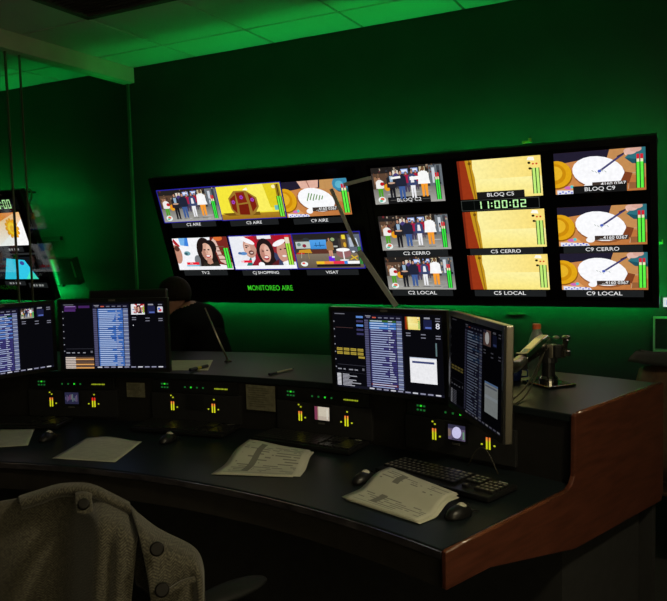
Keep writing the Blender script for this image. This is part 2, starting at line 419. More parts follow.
def cartoon_chest(P):
    P.rect(0, 0, 1, 1, (246, 232, 60)); P.rect(.5, .2, .82, 1, (252, 240, 96)); P.poly([(.8, .3), (1, .3), (1, 1), (.74, 1)], (226, 206, 36))
    P.rect(0, 0, 1, .17, (158, 112, 26), (176, 132, 34)); P.poly([(.02, .2), (.12, .12), (.62, .1), (.62, .2)], (120, 84, 20))
    P.poly([(.24, .13), (.47, .08), (.55, .16), (.62, .35), (.61, .62), (.46, .84), (.27, .85), (.165, .64), (.18, .3)], (158, 118, 44))
    P.poly([(.2, .32), (.265, .18), (.285, .74), (.19, .62)], (126, 34, 16)); P.poly([(.31, .47), (.455, .5), (.43, .8), (.295, .8)], (132, 36, 18))
    P.poly([(.3, .14), (.46, .12), (.465, .45), (.31, .43)], (118, 30, 14)); P.poly([(.51, .2), (.59, .36), (.58, .6), (.485, .76)], (126, 34, 16))
    for x, y in ((.235, .52), (.375, .65), (.54, .56)):
        for k in range(5): P.ell(x+.016*cos(k*1.256), y+.035*sin(k*1.256), .013, .026, (168, 70, 190))
        P.ell(x, y, .01, .02, (120, 30, 110))
    P.poly([(.42, .86), (.5, .84), (.49, .93), (.45, .9)], (255, 250, 225)); P.ell(.9, .9, .03, .05, (255, 246, 190)); P.rect(.86, .22, .93, .36, (110, 190, 190))
    meters(P, .925, .985, .03, .62, (120, 238, 70)); P.rect(.925, .62, .985, .97, (150, 120, 30)); P.line(.955, .62, .955, .97, .03, (60, 50, 20))

def cooking(P, green=False):
    P.rect(0, 0, 1, 1, (206, 138, 78), right=(186, 112, 58)); P.poly([(0, .72), (.3, .8), (.6, .78), (.62, 1), (0, 1)], (34, 30, 48)); P.poly([(.55, .55), (1, .3), (1, 1), (.62, 1)], (196, 140, 84))
    P.poly([(0, .1), (.2, .22), (.32, 0), (0, 0)], (222, 158, 96)); P.poly([(.78, .78), (.86, .64), (1, .62), (1, 1), (.9, 1)], (46, 112, 124)); P.poly([(.78, .78), (.86, .64), (1, .62), (1, .7), (.88, .74)], (30, 82, 96))
    P.ell(.02, .46, .185, .34, (150, 92, 20)); P.ell(.02, .49, .175, .33, (226, 166, 22)); P.ell(.0, .5, .13, .25, (204, 140, 14)); P.ell(-.01, .52, .1, .18, (232, 180, 40))
    P.ell(.5, .44, .3, .37 if not green else .32, (150, 90, 50), -12); P.ell(.49, .49, .29, .37, (252, 252, 255), -12) if not green else None
    if green:
        P.poly([(.25, 1), (.3, .8), (.44, .76), (.56, .8), (.58, 1)], (226, 178, 160)); P.line(.4, 1, .43, .8, .03, (170, 110, 96)); P.ell(.5, .46, .28, .32, (252, 252, 255), -14)
        for k in range(6): P.line(.36+.045*k, .44+.02*(k % 2), .41+.04*k, .66-.02*k, .03, (86, 140, 52))
        P.ell(.9, .86, .12, .2, (60, 140, 175)); P.ell(.88, .84, .06, .1, (96, 180, 205)); P.poly([(.58, .75), (.78, .75), (.78, 1), (.6, 1)], (196, 146, 88))
    else:
        P.line(.50, .5, .77, .88, .045, (62, 60, 112)); P.ell(.505, .51, .02, .035, (80, 100, 190)); P.line(.70, .82, .82, .93, .03, (40, 34, 60))
        for k in range(5): P.line(.42+.035*k, .54-.03*(k % 3), .44+.035*k, .5-.03*(k % 3), .016, (176, 186, 180))
        P.ell(.84, .93, .07, .08, (226, 182, 168)); P.ell(.9, .97, .06, .07, (214, 166, 150)); P.line(.78, .9, .8, .84, .03, (236, 196, 182))
        P.line(.81, .04, .84, .42, .012, (196, 170, 140)); P.line(.84, .42, .99, .42, .012, (196, 170, 140)); P.rect(.82, .05, .98, .2, (150, 96, 56)); P.poly([(.72, .2), (.82, .18), (.86, .42), (.78, .46)], (128, 66, 36))
    P.poly([(.02, 0), (.36, 0), (.34, .06), (.2, .08), (.02, .1)], (232, 234, 248))
    for k in range(9): P.ell(.05+.034*k, .025+.03*(k % 2), .012, .016, (70, 80, 200))
    P.ell(.15, .15, .045, .04, (206, 110, 190)); P.ell(.19, .17, .02, .04, (90, 200, 200)); P.ell(.37, .15, .05, .07, (250, 250, 252))
    P.rect(.42, .14, .8, .25, (62, 50, 44)); P.text('...4160 0367', .63, .195, .085, (235, 235, 235), 1.1)
    meters(P, .905, .975, .06, .74, (96, 244, 70), (214, 34, 50))

def studio_woman(P):
    P.rect(0, 0, 1, 1, (246, 246, 250)); P.poly([(.62, .2), (1, .1), (1, 1), (.7, 1)], (120, 40, 34)); P.poly([(.72, .9), (.8, .25), (.92, .12), (1, .1), (1, .2), (.85, .45), (.78, 1)], (226, 190, 176)); P.ell(.84, .96, .08, .08, (222, 110, 50))
    P.poly([(.02, 1), (.12, .75), (.05, .72), (0, .9)], (186, 30, 40)); P.ell(.03, .5, .09, .3, (196, 140, 118)); P.ell(.05, .68, .05, .09, (90, 50, 40)); P.poly([(.13, .78), (.28, .74), (.29, 1), (.12, 1)], (120, 180, 235)); P.poly([(.2, .76), (.28, .74), (.29, 1), (.24, 1)], (60, 130, 220))
    P.ell(.22, .52, .06, .07, (110, 160, 170)); P.ell(.2, .51, .03, .04, (50, 90, 100)); P.ell(.4, .28, .07, .18, (120, 124, 130)); P.ell(.46, .42, .03, .05, (70, 190, 90))
    P.ell(.565, .58, .15, .42, (34, 24, 22)); P.poly([(.42, .05), (.78, .05), (.74, .6), (.46, .6)], (34, 24, 22)); P.ell(.68, .7, .1, .22, (30, 22, 22)); P.ell(.59, .55, .095, .28, (214, 164, 142)); P.ell(.635, .55, .05, .24, (232, 188, 166)); P.ell(.535, .5, .03, .16, (186, 134, 114)); P.line(.595, .6, .605, .5, .02, (186, 132, 114)); P.ell(.56, .62, .022, .02, (40, 26, 26)); P.ell(.63, .62, .022, .02, (40, 26, 26)); P.ell(.6, .42, .05, .05, (190, 60, 66)); P.ell(.6, .43, .036, .025, (250, 246, 244)); P.poly([(.55, .12), (.67, .12), (.65, .36), (.57, .36)], (196, 142, 120)); P.poly([(.44, .0), (.82, .0), (.74, .26), (.6, .16), (.5, .26)], (44, 38, 30)); P.ell(.5, .72, .04, .2, (34, 24, 22), -18)
    for k in range(4): P.rect(.78, .3+.13*k, .92, .33+.13*k, (110, 80, 60))
    P.rect(.17, .16, .4, .24, (236, 30, 50)); P.text('TV.', .26, .2, .05, (255, 240, 240)); P.rect(.16, .11, .4, .15, (110, 190, 220)); P.rect(0, 0, 1, .105, (244, 244, 248)); meters(P, .905, .98, .03, .66, (80, 232, 70))

def santa_studio(P):
    P.rect(0, 0, 1, 1, (236, 238, 244)); P.poly([(0, 0), (.18, .05), (.3, .4), (.3, .1), (.4, 0)], (40, 120, 116)); P.poly([(.36, .2), (1, .2), (1, 1), (.4, 1)], (150, 40, 50)); P.rect(.46, .9, .68, 1, (240, 240, 244)); P.poly([(.64, .55), (.78, .4), (.8, .1), (.6, .1)], (60, 66, 100))
    P.ell(.31, .66, .105, .32, (200, 150, 132)); P.ell(.27, .62, .05, .2, (224, 178, 160)); P.line(.24, .72, .3, .7, .03, (60, 40, 36)); P.ell(.255, .66, .018, .018, (40, 28, 28)); P.ell(.32, .5, .045, .07, (110, 66, 58)); P.ell(.325, .5, .025, .022, (226, 206, 198)); P.poly([(.24, .99), (.4, 1), (.44, .78), (.42, .55), (.37, .86)], (196, 26, 44)); P.ell(.29, .86, .12, .07, (248, 246, 250), -24);  P.poly([(.28, .1), (.42, .06), (.44, .45), (.38, .34)], (150, 30, 46))
    P.ell(.55, .52, .14, .4, (36, 24, 24)); P.poly([(.44, .04), (.72, .04), (.66, .5), (.48, .5)], (36, 24, 24)); P.ell(.545, .48, .085, .28, (216, 160, 140)); P.ell(.58, .5, .045, .22, (232, 186, 168)); P.ell(.5, .46, .03, .16, (188, 132, 116)); P.ell(.55, .34, .045, .07, (176, 60, 66)); P.ell(.55, .355, .034, .03, (250, 246, 244)); P.ell(.515, .54, .018, .018, (40, 26, 26)); P.ell(.585, .56, .018, .018, (40, 26, 26)); P.poly([(.6, .12), (.75, .3), (.72, .06)], (90, 30, 36))
    P.ell(.83, .5, .095, .3, (206, 150, 130)); P.poly([(.7, .98), (.96, 1), (.95, .82), (.74, .74)], (176, 20, 40)); P.ell(.79, .77, .11, .075, (248, 246, 250), 20); P.ell(.8, .58, .018, .02, (50, 34, 34)); P.ell(.87, .6, .018, .02, (50, 34, 34)); P.ell(.84, .38, .035, .03, (244, 236, 232)); P.poly([(.8, .2), (.9, .08), (.9, .26)], (250, 250, 250))
    P.ell(.19, .48, .06, .05, (90, 140, 200)); P.ell(.13, .49, .03, .04, (70, 110, 160)); P.rect(.16, .2, .3, .27, (236, 30, 54)); P.rect(.12, .21, .17, .26, (250, 190, 200)); P.ell(.45, .13, .05, .08, (252, 252, 255)); P.rect(0, 0, 1, .105, (248, 248, 252)); meters(P, .895, .96, .11, .75, (170, 235, 70)); P.rect(.895, .75, .96, .95, (230, 220, 190)); P.rect(.895, .93, .96, .99, (220, 40, 50))

def lifestyle_studio(P):
    P.rect(0, 0, 1, 1, (62, 56, 52)); P.rect(0, 0, 1, .42, (96, 84, 68), (128, 116, 100)); P.rect(0, .84, 1, 1, (40, 36, 34)); P.rect(.03, .58, .25, .78, (190, 202, 196)); P.ell(.16, .66, .03, .05, (140, 40, 60)); P.ell(.08, .7, .03, .05, (110, 140, 130)); P.ell(.2, .84, .05, .05, (50, 56, 60))
    P.rect(.25, .56, .5, .82, (60, 140, 215), (86, 165, 236)); P.line(.34, .62, .34, .74, .02, (30, 80, 130)); P.line(.4, .62, .4, .76, .02, (30, 80, 130)); P.line(.31, .66, .47, .66, .02, (30, 80, 130)); P.rect(.26, .42, .52, .54, (92, 50, 40)); P.poly([(.05, .46), (.26, .44), (.24, .56), (.07, .54)], (206, 150, 40)); P.rect(.02, .42, .14, .46, (196, 40, 40)); P.line(.08, .3, .1, .46, .012, (200, 190, 170)); P.line(.2, .28, .2, .46, .012, (180, 150, 70))
    P.rect(.57, .5, .68, .88, (44, 42, 42)); P.ell(.6, .82, .03, .05, (150, 170, 120)); P.rect(.6, .6, .66, .64, (190, 190, 180)); P.rect(.72, .52, .8, .92, (110, 84, 50)); P.rect(.74, .82, .79, .94, (240, 214, 60)); P.ell(.77, .66, .02, .07, (220, 170, 50)); P.rect(.82, .46, 1, .95, (96, 104, 120)); P.rect(.84, .6, .9, .86, (180, 190, 204)); P.poly([(.86, .84), (.93, .62), (.97, .6), (.95, .84)], (210, 225, 245))
    figure(P, .545, .22, .66, .085, (150, 112, 70), (206, 150, 120), hair=(90, 56, 36)); P.rect(.5, .2, .585, .34, (110, 40, 220)); P.rect(.55, .3, .59, .34, (240, 240, 250))
    P.ell(.735, .43, .11, .14, (150, 100, 100)); P.ell(.73, .52, .1, .05, (252, 252, 252)); P.line(.73, .24, .73, .5, .035, (240, 240, 240)); P.ell(.73, .225, .07, .022, (236, 236, 236)); P.ell(.88, .46, .025, .025, (240, 244, 250)); P.line(.82, .24, .93, .34, .03, (226, 184, 40)); P.line(.92, .22, .84, .36, .03, (226, 184, 40))
    P.ell(.11, .13, .055, .07, (240, 250, 245)); P.ell(.1, .15, .025, .03, (230, 80, 70)); P.rect(.3, .12, .42, .2, (242, 196, 40)); P.rect(.42, .12, .56, .2, (244, 140, 60)); P.rect(.56, .12, .72, .2, (238, 50, 80)); P.rect(.72, .12, .77, .2, (60, 140, 225)); P.rect(.77, .12, .95, .2, (250, 250, 250)); P.rect(.3, .04, .95, .11, (26, 22, 22)); meters(P, .955, .99, .1, .6, (60, 150, 70))

def sun_card(P):
    P.rect(0, 0, 1, 1, (252, 250, 246), (240, 190, 120)); P.poly([(0, 1), (0, .55), (.5, .75), (.9, 1)], (230, 140, 60)); P.poly([(.3, 0), (1, 0), (1, .8), (.7, .4)], (252, 252, 250))
    for k in range(12): P.ell(.73+.13*cos(k*pi/6), .52+.26*sin(k*pi/6), .03, .06, (232, 160, 20))
    P.ell(.73, .52, .125, .25, (236, 170, 24)); P.ell(.73, .52, .095, .19, (250, 212, 50)); P.ell(.73, .52, .05, .1, (236, 180, 30))
def blue_card(P):
    P.rect(0, 0, 1, 1, (16, 20, 24)); P.poly([(.2, 0), (.98, 0), (.8, .85), (.4, .95)], (50, 200, 232)); P.ell(.72, .72, .05, .09, (60, 70, 150)); P.poly([(.7, 0), (.98, 0), (.86, .4)], (70, 230, 190))

SEG = {'0': 'abcdef', '1': 'bc', '2': 'abged', '5': 'afgcd'}
def clock_face(u0, v0, u1, v1, parent, txt='11:00:02', frame=True):
    P = Pic(u0, v0, u1, v1); W, H = u1-u0, v1-v0
    if frame:
        P.rect(0, 0, 1, 1, (70, 74, 70)); P.rect(.006, .04, .994, .96, (6, 8, 7)); P.rect(.17, .02, .173, .98, (50, 54, 50))
    else: P.rect(0, 0, 1, 1, (5, 7, 6))
    xs = .2; c = (196, 255, 176); dw = .068; gap = .028
    for ch in txt:
        if ch == ':':
            for y in (.36, .64): P.rect(xs, y-.06, xs+.016, y+.06, c)
            xs += .016+gap; continue
        t = .016; tv = .085; y0, y1, ym = .14, .86, .5
        sg = dict(a=(xs, y1-tv, xs+dw, y1), d=(xs, y0, xs+dw, y0+tv), g=(xs, ym-tv/2, xs+dw, ym+tv/2), b=(xs+dw-t, ym+.02, xs+dw, y1-.02), c=(xs+dw-t, y0+.02, xs+dw, ym-.02), f=(xs, ym+.02, xs+t, y1-.02), e=(xs, y0+.02, xs+t, ym-.02))
        for k in SEG[ch]: P.rect(*sg[k], c)
        xs += dw+gap
    return P.build('clock_picture', parent)

def caption(txt, u0, v0, u1, v1, parent, size=.021, bg=(30, 32, 33), fg=(236, 236, 236), sx=1.25):
    P = Pic(u0, v0, u1, v1, .0035)
    if bg: P.rect(0, 0, 1, 1, bg)
    if not txt:
        for k, w_ in enumerate((.10, .07, .12, .09)): P.rect(.22+.15*k, .3, .22+.15*k+w_, .7, (150, 150, 150))
    else: P.text(txt, .5, .5, size*.92/(v1-v0), fg, sx, .004)
    return P.build('caption_bar', parent)

# ================================================================== ROOM
XL, XR, YB, YF, ZC = -6.5, 1.3, 4.0, -2.2, 2.783
struct(MB().box(((XL+XR)/2, (YB+YF)/2, -.05), (XR-XL+.4, YB-YF+.4, .1)).build('floor', FLOORM))
struct(MB().box(((XL+XR)/2, YB+.05, ZC/2), (XR-XL+.2, .1, ZC)).build('wall_back', WALLM))
struct(MB().box(((XL+XR)/2, YF-.05, ZC/2), (XR-XL+.2, .1, ZC)).build('wall_front', SIDEW))
struct(MB().box((XL-.05, (YB+YF)/2, ZC/2), (.1, YB-YF, ZC)).build('wall_left', SIDEW))
struct(MB().box((XR+.05, (YB+YF)/2, ZC/2), (.1, YB-YF, ZC)).build('wall_right', SIDEW))
c = MB(); c.box(((XL+XR)/2, (YB+YF)/2, ZC+.06), (XR-XL+.2, YB-YF+.2, .1), mi=1)
gx = [-3.021+.61*k for k in range(-7, 9)]; gy = [YB-.33-.61*k for k in range(0, 12)]
ex = [XL]+[x for x in gx if XL < x < XR]+[XR]; ey = [YB]+[y for y in gy if YF < y < YB]+[YF]
g = .008
for i in range(len(ex)-1):
    for j in range(len(ey)-1):
        x0, x1, y0, y1 = ex[i]+g, ex[i+1]-g, ey[j+1]+g, ey[j]-g
        if abs(ex[i]+3.021) < .01 and abs(ey[j]-3.06) < .01: continue
        c.box(((x0+x1)/2, (y0+y1)/2, ZC+.006), (x1-x0, y1-y0, .012))
struct(c.build('ceiling', [CEILM, TBAR]))
# glass partition on the left with its header
XG = -3.605
struct(MB().box((XG+.005, (YB+YF)/2, 2.731), (.10, YB-YF, .104)).build('trim_1', HEADM, bevel=.003))
struct(MB().box((XG, (3.09+YB)/2, 1.34), (.01, YB-3.09, 2.68)).build('window_1', GLASS))
struct(MB().box((XG, (2.98+YF)/2, 1.34), (.01, 2.98-YF, 2.68)).build('window_2', GLASS))
struct(MB().box((XG, 3.085, 1.34), (.012, .007, 2.68)).build('trim_2', JOINT))
struct(MB().box((XG, 2.986, 1.34), (.012, .009, 2.68)).build('trim_3', JOINT))
struct(MB().box((XG, 3.992, 1.34), (.02, .012, 2.68)).build('trim_4', mat('green_glass_edge', (.05, .16, .09), .3, noise=(9, .1))))

# dark air vent in the ceiling
vx0, vx1, vy1, vy0 = -3.013, -1.80, 3.048, 2.45
t = thing('ceiling_vent', 'dark recessed air vent in the ceiling tiles at the top left', 'vent', T((vx0+vx1)/2, (vy0+vy1)/2, ZC))
m = MB()
for a, b, d, e in (((vx0+vx1)/2, vy1-.02, vx1-vx0, .04), ((vx0+vx1)/2, vy0+.02, vx1-vx0, .04), (vx0+.02, (vy0+vy1)/2, .04, vy1-vy0), (vx1-.02, (vy0+vy1)/2, .04, vy1-vy0)):
    m.box((a, b, ZC-.004), (d, e, .012))
VENTM = mat('dark_vent_metal', (.045, .042, .036), .6, noise=(20, .15))
m.build('frame', mat('vent_frame_metal', (.07, .066, .055), .6, noise=(20, .15)), t, inv=1)
m = MB()
for k in range(14):
    y = vy0+.06+k*(vy1-vy0-.12)/13; m.box(((vx0+vx1)/2, y, ZC+.004), (vx1-vx0-.08, .03, .004), Matrix.Rotation(.5, 3, 'X'))
m.build('louvre', VENTM, t, inv=1)

# ceiling lights of the control room, behind the camera
def ceiling_light(x, y, w, d, col, st, label):
    t = thing('ceiling_light', label, 'ceiling light', T(x, y, ZC), 'dimmed ceiling lights')
    m = MB()
    for sx, sy, a, b in ((0, 1, w, .03), (0, -1, w, .03), (1, 0, .03, d), (-1, 0, .03, d)): m.box((sx*(w/2-.015), sy*(d/2-.015), -.012), (a, b, .024))
    m.build('frame', WHITEP, t)
    MB().box((0, 0, -.006), (w-.06, d-.06, .01)).build('diffuser', emat('warm_diffuser_%s' % st, col, st), t)
ceiling_light(.75, 1.05, .3, .3, (1, .86, .56), 135, 'small square dimmed ceiling light nearest the desk end')
ceiling_light(-1.2, -.6, .3, .3, (1, .86, .56), 5, 'small square dimmed ceiling light over the operator aisle')

# added warm fill panel built as a glazed opening, unseen behind the camera
struct(MB().box((XR-.012, -.65, 1.55), (.012, 1.7, 1.15)).build('fill_window', emat('warm_fill_glow', (1, .84, .5), 3.0)))
m = MB()
for cy_, cz_, w_, h_ in ((-.65, 2.155, 1.82, .06), (-.65, .945, 1.82, .06), (-1.53, 1.55, .06, 1.15), (.23, 1.55, .06, 1.15), (-.65, 1.55, .04, 1.15)): m.box((XR-.022, cy_, cz_), (.04, w_, h_))
struct(m.build('fill_window_trim', WHITEP))  # frame of the added fill panel

# ================================================================== WALL DISPLAYS
TB, TT = Vector((0, 3.87, 1.169)), Vector((0, 3.598, 1.963))
VU = (TT-TB).normalized(); VN = Vector((1, 0, 0)).cross(VU)
TW, TH = 1.46, .84
def display(x, label, led=True):
    t = thing('wall_display', label, 'display', axes((x, TB.y, TB.z), (1, 0, 0), VU, VN), 'large tilted wall displays')
    MB().box((TW/2, TH/2, -.027), (TW-.006, TH, .044)).build('casing', BLACK, t, bevel=.004)
    m = MB(); bz = .03
    for cx, cy, w, h in ((TW/2, TH-bz/2, TW-.004, bz), (TW/2, bz/2, TW-.004, bz), (bz/2+.002, TH/2, bz, TH-2*bz), (TW-bz/2-.002, TH/2, bz, TH-2*bz)): m.box((cx, cy, .001), (w, h, .012))
    m.build('bezel', TVB, t)
    s = MB().box((TW/2, TH/2, -.0025), (TW-.05, TH-.05, .004)).build('screen', SCRB, t)
    Mi = t.matrix_basis.inverted()
    for u in (.45, 1.0):
        m = MB(); m.box((u, .42, -.058), (.05, .5, .016))
        for v in (.25, .6):
            p = t.matrix_basis @ Vector((u, v, -.055)); q = Vector((p.x, YB-.012, p.z)); m.tube([Mi @ p, Mi @ q], .014)
        m.box(Mi @ Vector((x+u, YB-.007, 1.5)), (.08, .42, .012), (Mi.to_3x3() @ Matrix.Rotation(pi/2, 3, 'X')))
        m.build('wall_bracket', BLACKM, t)
    if led:
        R3 = Mi.to_3x3()
        for yy, zz, m_ in ((YB-.035, 1.27, LEDUP), (YB-.035, 1.45, LEDMID), (YB-.035, 1.62, LEDTOP)):
            L0 = MB(); p = Mi @ Vector((x+TW/2, yy, zz)); L0.box(p, (TW-.05, .016, .003), R3); ls = L0.build('led_strip', m_, t)
            m = MB()
            for dx, dy, sx, sy in ((0, .0115, TW-.04, .003), (0, -.0115, TW-.04, .003), (TW/2-.022, 0, .003, .02), (-TW/2+.022, 0, .003, .02)): m.box(Mi @ Vector((x+TW/2+dx, yy+dy, zz+.008)), (sx, sy, .024), R3)
            m.box(Mi @ Vector((x+TW/2, yy, zz-.005)), (TW-.04, .026, .003), R3)
            m.build('baffle_channel', BLACKM, ls)  # black walls added to block the sideways light of the strips
        MB().box(Mi @ Vector((x+TW/2, 3.69, 1.953)), (TW-.006, .10, .012), R3).build('glow_hood', BLACKM, t)  # added hood, hidden from the front, trims the green light on the ceiling
        MB().box(Mi @ Vector((x+TW/2, 3.7425, 1.953)), (TW-.06, .003, .010), R3).build('led_strip', LEDG, t)
        MB().box((TW/2, .04, -.052), (TW-.06, .012, .003)).build('led_strip', LEDBOT, t)
        for u in (.02, TW-.02): MB().box((u, .42, -.052), (.012, .66, .003)).build('led_strip', LEDSIDE, t)
    return t, s
def tiles(s, defs):
    for (u0, v0, u1, v1), fn, kw, border in defs:
        if border:
            P = Pic(u0-.006, v0-.006, u1+.006, v1+.006, .0002); P.rect(0, 0, 1, 1, (40, 36, 150)); P.build('blue_border', s)
        P = Pic(u0, v0, u1, v1); fn(P, **kw); P.build('video_picture', s)

t1, s1 = display(-3.117, 'left tilted wall display showing six channels and a green MONITOREO AIRE line')
rA, rB = (.552, .756), (.227, .442)
cx = ((.041, .483), (.489, .936), (.946, 1.362)); cxb = ((.06, .483), (.5, .942), (.95, 1.383))
tiles(s1, [((cx[0][0], rA[0], cx[0][1], rA[1]), plaza, {}, 1), ((cx[1][0], rA[0]-.004, cx[1][1], rA[1]-.002), cartoon_chest, {}, 1), ((cx[2][0], rA[0]-.008, cx[2][1], rA[1]-.004), cooking, {'green': True}, 0),
           ((cxb[0][0], *[rB[0]], cxb[0][1], rB[1]), studio_woman, {}, 0), ((cxb[1][0], rB[0], cxb[1][1], rB[1]-.002), santa_studio, {}, 1), ((cxb[2][0], rB[0], cxb[2][1], rB[1]-.002), lifestyle_studio, {}, 1)])
for txt, u, v in (('C2 AIRE', .263, .530), ('C5 AIRE', .710, .524), ('C9 AIRE', 1.152, .518), ('TV.2', .262, .206), ('CJ SHOPPING', .715, .203), ('VISAT', 1.172, .201)):
    caption(txt, u-.17, v-.018, u+.17, v+.017, s1, .02)
caption('MONITOREO AIRE', .54, .065, .90, .135, s1, .038, None, (60, 200, 40), .82)

t2, s2 = display(-1.657, 'right tilted wall display showing nine feeds and an 11:00:02 clock')
cols = ((.053, .448), (.53, .945), (1.006, 1.41)); rows = ((.592, .792), (.327, .525), (.093, .287))
for (a, b), fn, nm in zip(cols, (plaza, cartoon_room, cooking), ('C2', 'C5', 'C9')):
    for k, (v0, v1) in enumerate(rows):
        kw = {'bloq': k == 0} if fn is plaza else {}
        P = Pic(a, v0, b, v1); fn(P, **kw); P.build('video_picture', s2)
    mid = (a+b)/2
    caption('BLOQ '+nm, mid-.12, .592, mid+.12, .628, s2, .021, (24, 24, 24))
    caption(nm+' CERRO', a+.02, .289, b-.02, .325, s2, .021)
    caption(nm+' LOCAL', a+.02, .055, b-.02, .091, s2, .023)
clock_face(.53, .531, .925, .586, s2)

# pale bars that give a solid shape to reflections on the two displays
t = thing('reflection_streak', 'stand-in for a reflected pale strut crossing the gap between the two wall displays', 'reflection', axes((-3.117, TB.y, TB.z), (1, 0, 0), VU, VN))
def bar(pts, w, z, nm='streak'):
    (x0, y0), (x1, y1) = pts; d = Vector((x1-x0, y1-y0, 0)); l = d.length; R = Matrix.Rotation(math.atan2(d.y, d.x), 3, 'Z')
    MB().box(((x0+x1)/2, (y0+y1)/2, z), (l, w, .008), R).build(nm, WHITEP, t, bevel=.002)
bar(((1.268, .70), (1.361, .36)), .022, .016); bar(((1.372, .335), (1.548, -.005)), .034, .016); bar(((1.35, .718), (1.516, .745)), .02, .016, 'cross_streak')

# the display beyond the glass partition
t3, s3 = display(-5.735, 'wall display seen through the glass partition at the far left, with an orange sun picture')
tiles(s3, [((.93, .434, 1.375, .682), sun_card, {}, 0), ((.9, .17, 1.36, .345), blue_card, {}, 0)])
caption('', 1.1, .385, 1.30, .425, s3, .02); caption('', .98, .12, 1.2, .155, s3, .018); caption('', 1.23, .1, 1.43, .14, s3, .018)
clock_face(.93, .70, 1.40, .79, s3, '11:00:00', False)
P = Pic(1.1, .36, 1.41, .375); P.rect(0, 0, 1, 1, (40, 42, 42)); P.build('divider_line', s3)
# small dark unit next to it, its green-lit edge painted as a strip
t = thing('wall_unit', 'dark box on the wall beyond the glass, right of the far left display', 'box', axes((-4.20, 3.93, 1.29), (1, 0, 0), (0, -.3, .95), Vector((1, 0, 0)).cross(Vector((0, -.3, .95)))))
MB().box((-.02, .1, 0), (.3, .2, .06)).build('case', BLACK, t, bevel=.004)
MB().box((.12, .12, .033), (.012, .12, .006)).build('lit_edge', mat('green_light_edge', (.12, .30, .17), .4), t)
lp = [Vector((-4.262+.03*sin(a), 3.66, 1.93+.05*cos(a))) for a in [i*.5 for i in range(12)]]
tag(MB().tube(lp, .007).build('cable_loop', mat('green_cable', (.08, .3, .14), .5), None, smooth=True), 'small cable loop hanging at the upper corner of the far left display', 'cable')
t = None

# ================================================================== CONTROL DESK
C0 = Vector((-1.607, -.901, 0))
def pol(r, deg, z): a = rad(deg); return Vector((C0.x+r*sin(a), C0.y+r*cos(a), z))
A0, A1, NA = -28.6, 20.9, 48
def end_pol(r, a, z):                                  # the right end is one straight plane that splays a little towards the front
    if a != A1: return pol(r, a, z)
    F, B = pol(2.768, A1+1.0, z), pol(4.085, A1, z); return F+(B-F)*((r-2.768)/1.317)
def arc(mb, prof, a0=A0, a1=A1, n=NA, mi=0):         # sweep a closed (r, z) profile along the arc
    k = len(prof); vs = []; fs = []
    for i in range(n+1):
        for r, z in prof: vs.append(pol(r, a0+(a1-a0)*i/n, z) if i < n else end_pol(r, a1, z))
    for i in range(n):
        for j in range(k): fs.append((i*k+j, (i+1)*k+j, (i+1)*k+(j+1) % k, i*k+(j+1) % k))
    fs += [tuple(range(k)), tuple(range(n*k+k-1, n*k-1, -1))]
    return mb.add(vs, fs, mi)
desk = thing('control_desk', 'long curved control desk with slate tops and a red brown wooden end', 'desk', T(C0.x, C0.y+3.4, 0))
arc(MB(), [(2.775, .722), (3.437, .722), (3.437, .75), (2.775, .75)]).build('worktop', TOPM, desk, inv=1, bevel=.004)
arc(MB(), [(2.785, .645), (2.815, .645), (2.815, .7215), (2.785, .7215)]).build('front_apron', mat('dark_apron', (.03, .026, .022), .6), desk, inv=1)
arc(MB(), [(2.768, .728), (2.7745, .728), (2.7745, .747), (2.768, .747)]).build('front_edge_trim', mat('worn_dark_edge', (.05, .045, .05), .22, noise=(14, .6)), desk, inv=1)
arc(MB(), [(3.437, .60), (3.47, .60), (3.47, .945), (3.437, .945)]).build('riser', RISERM, desk, inv=1)
arc(MB(), [(3.425, .946), (4.08, .946), (4.08, .972), (3.425, .972)]).build('countertop', TOPM, desk, inv=1, bevel=.004)
arc(MB(), [(4.03, .08), (4.06, .08), (4.06, .945), (4.03, .945)]).build('back_panel', PLINTH, desk, inv=1)
arc(MB(), [(3.44, .0), (3.97, .0), (3.97, .55), (3.44, .55)], A0+.3, A1-.3).build('plinth', PLINTH, desk, inv=1)
def end_panel(deg, out):
    th = .017*out; prof = [(2.768, .752), (2.768, .655), (2.955, .650), (3.416, .556), (4.07, .534), (4.085, .56), (4.085, .976), (3.43, .976), (3.418, .970), (3.412, .785), (3.395, .762), (3.37, .752)]
    d = Vector((cos(rad(deg)), -sin(rad(deg)), 0))*th; off = d.normalized()*.001
    p = MB().prism([end_pol(r, deg, z)+off for r, z in prof], d).build('end_panel', WOOD, desk, inv=1, bevel=.004)
    return p
end_panel(A1, 1); end_panel(A0, -1)
def edge_trim(pts, deg):
    d = Vector((cos(rad(deg)), -sin(rad(deg)), 0)); P = [end_pol(r, deg, z)+d*.0105 for r, z in pts]
    MB().tube(P, .0075, 10).build('edge_trim', WOODT, desk, smooth=True, inv=1)
edge_trim([(2.77, .748), (3.0, .748), (3.2, .748), (3.37, .748)], A1)
edge_trim([(3.44, .972), (3.65, .972), (3.9, .972), (4.07, .972)], A1)

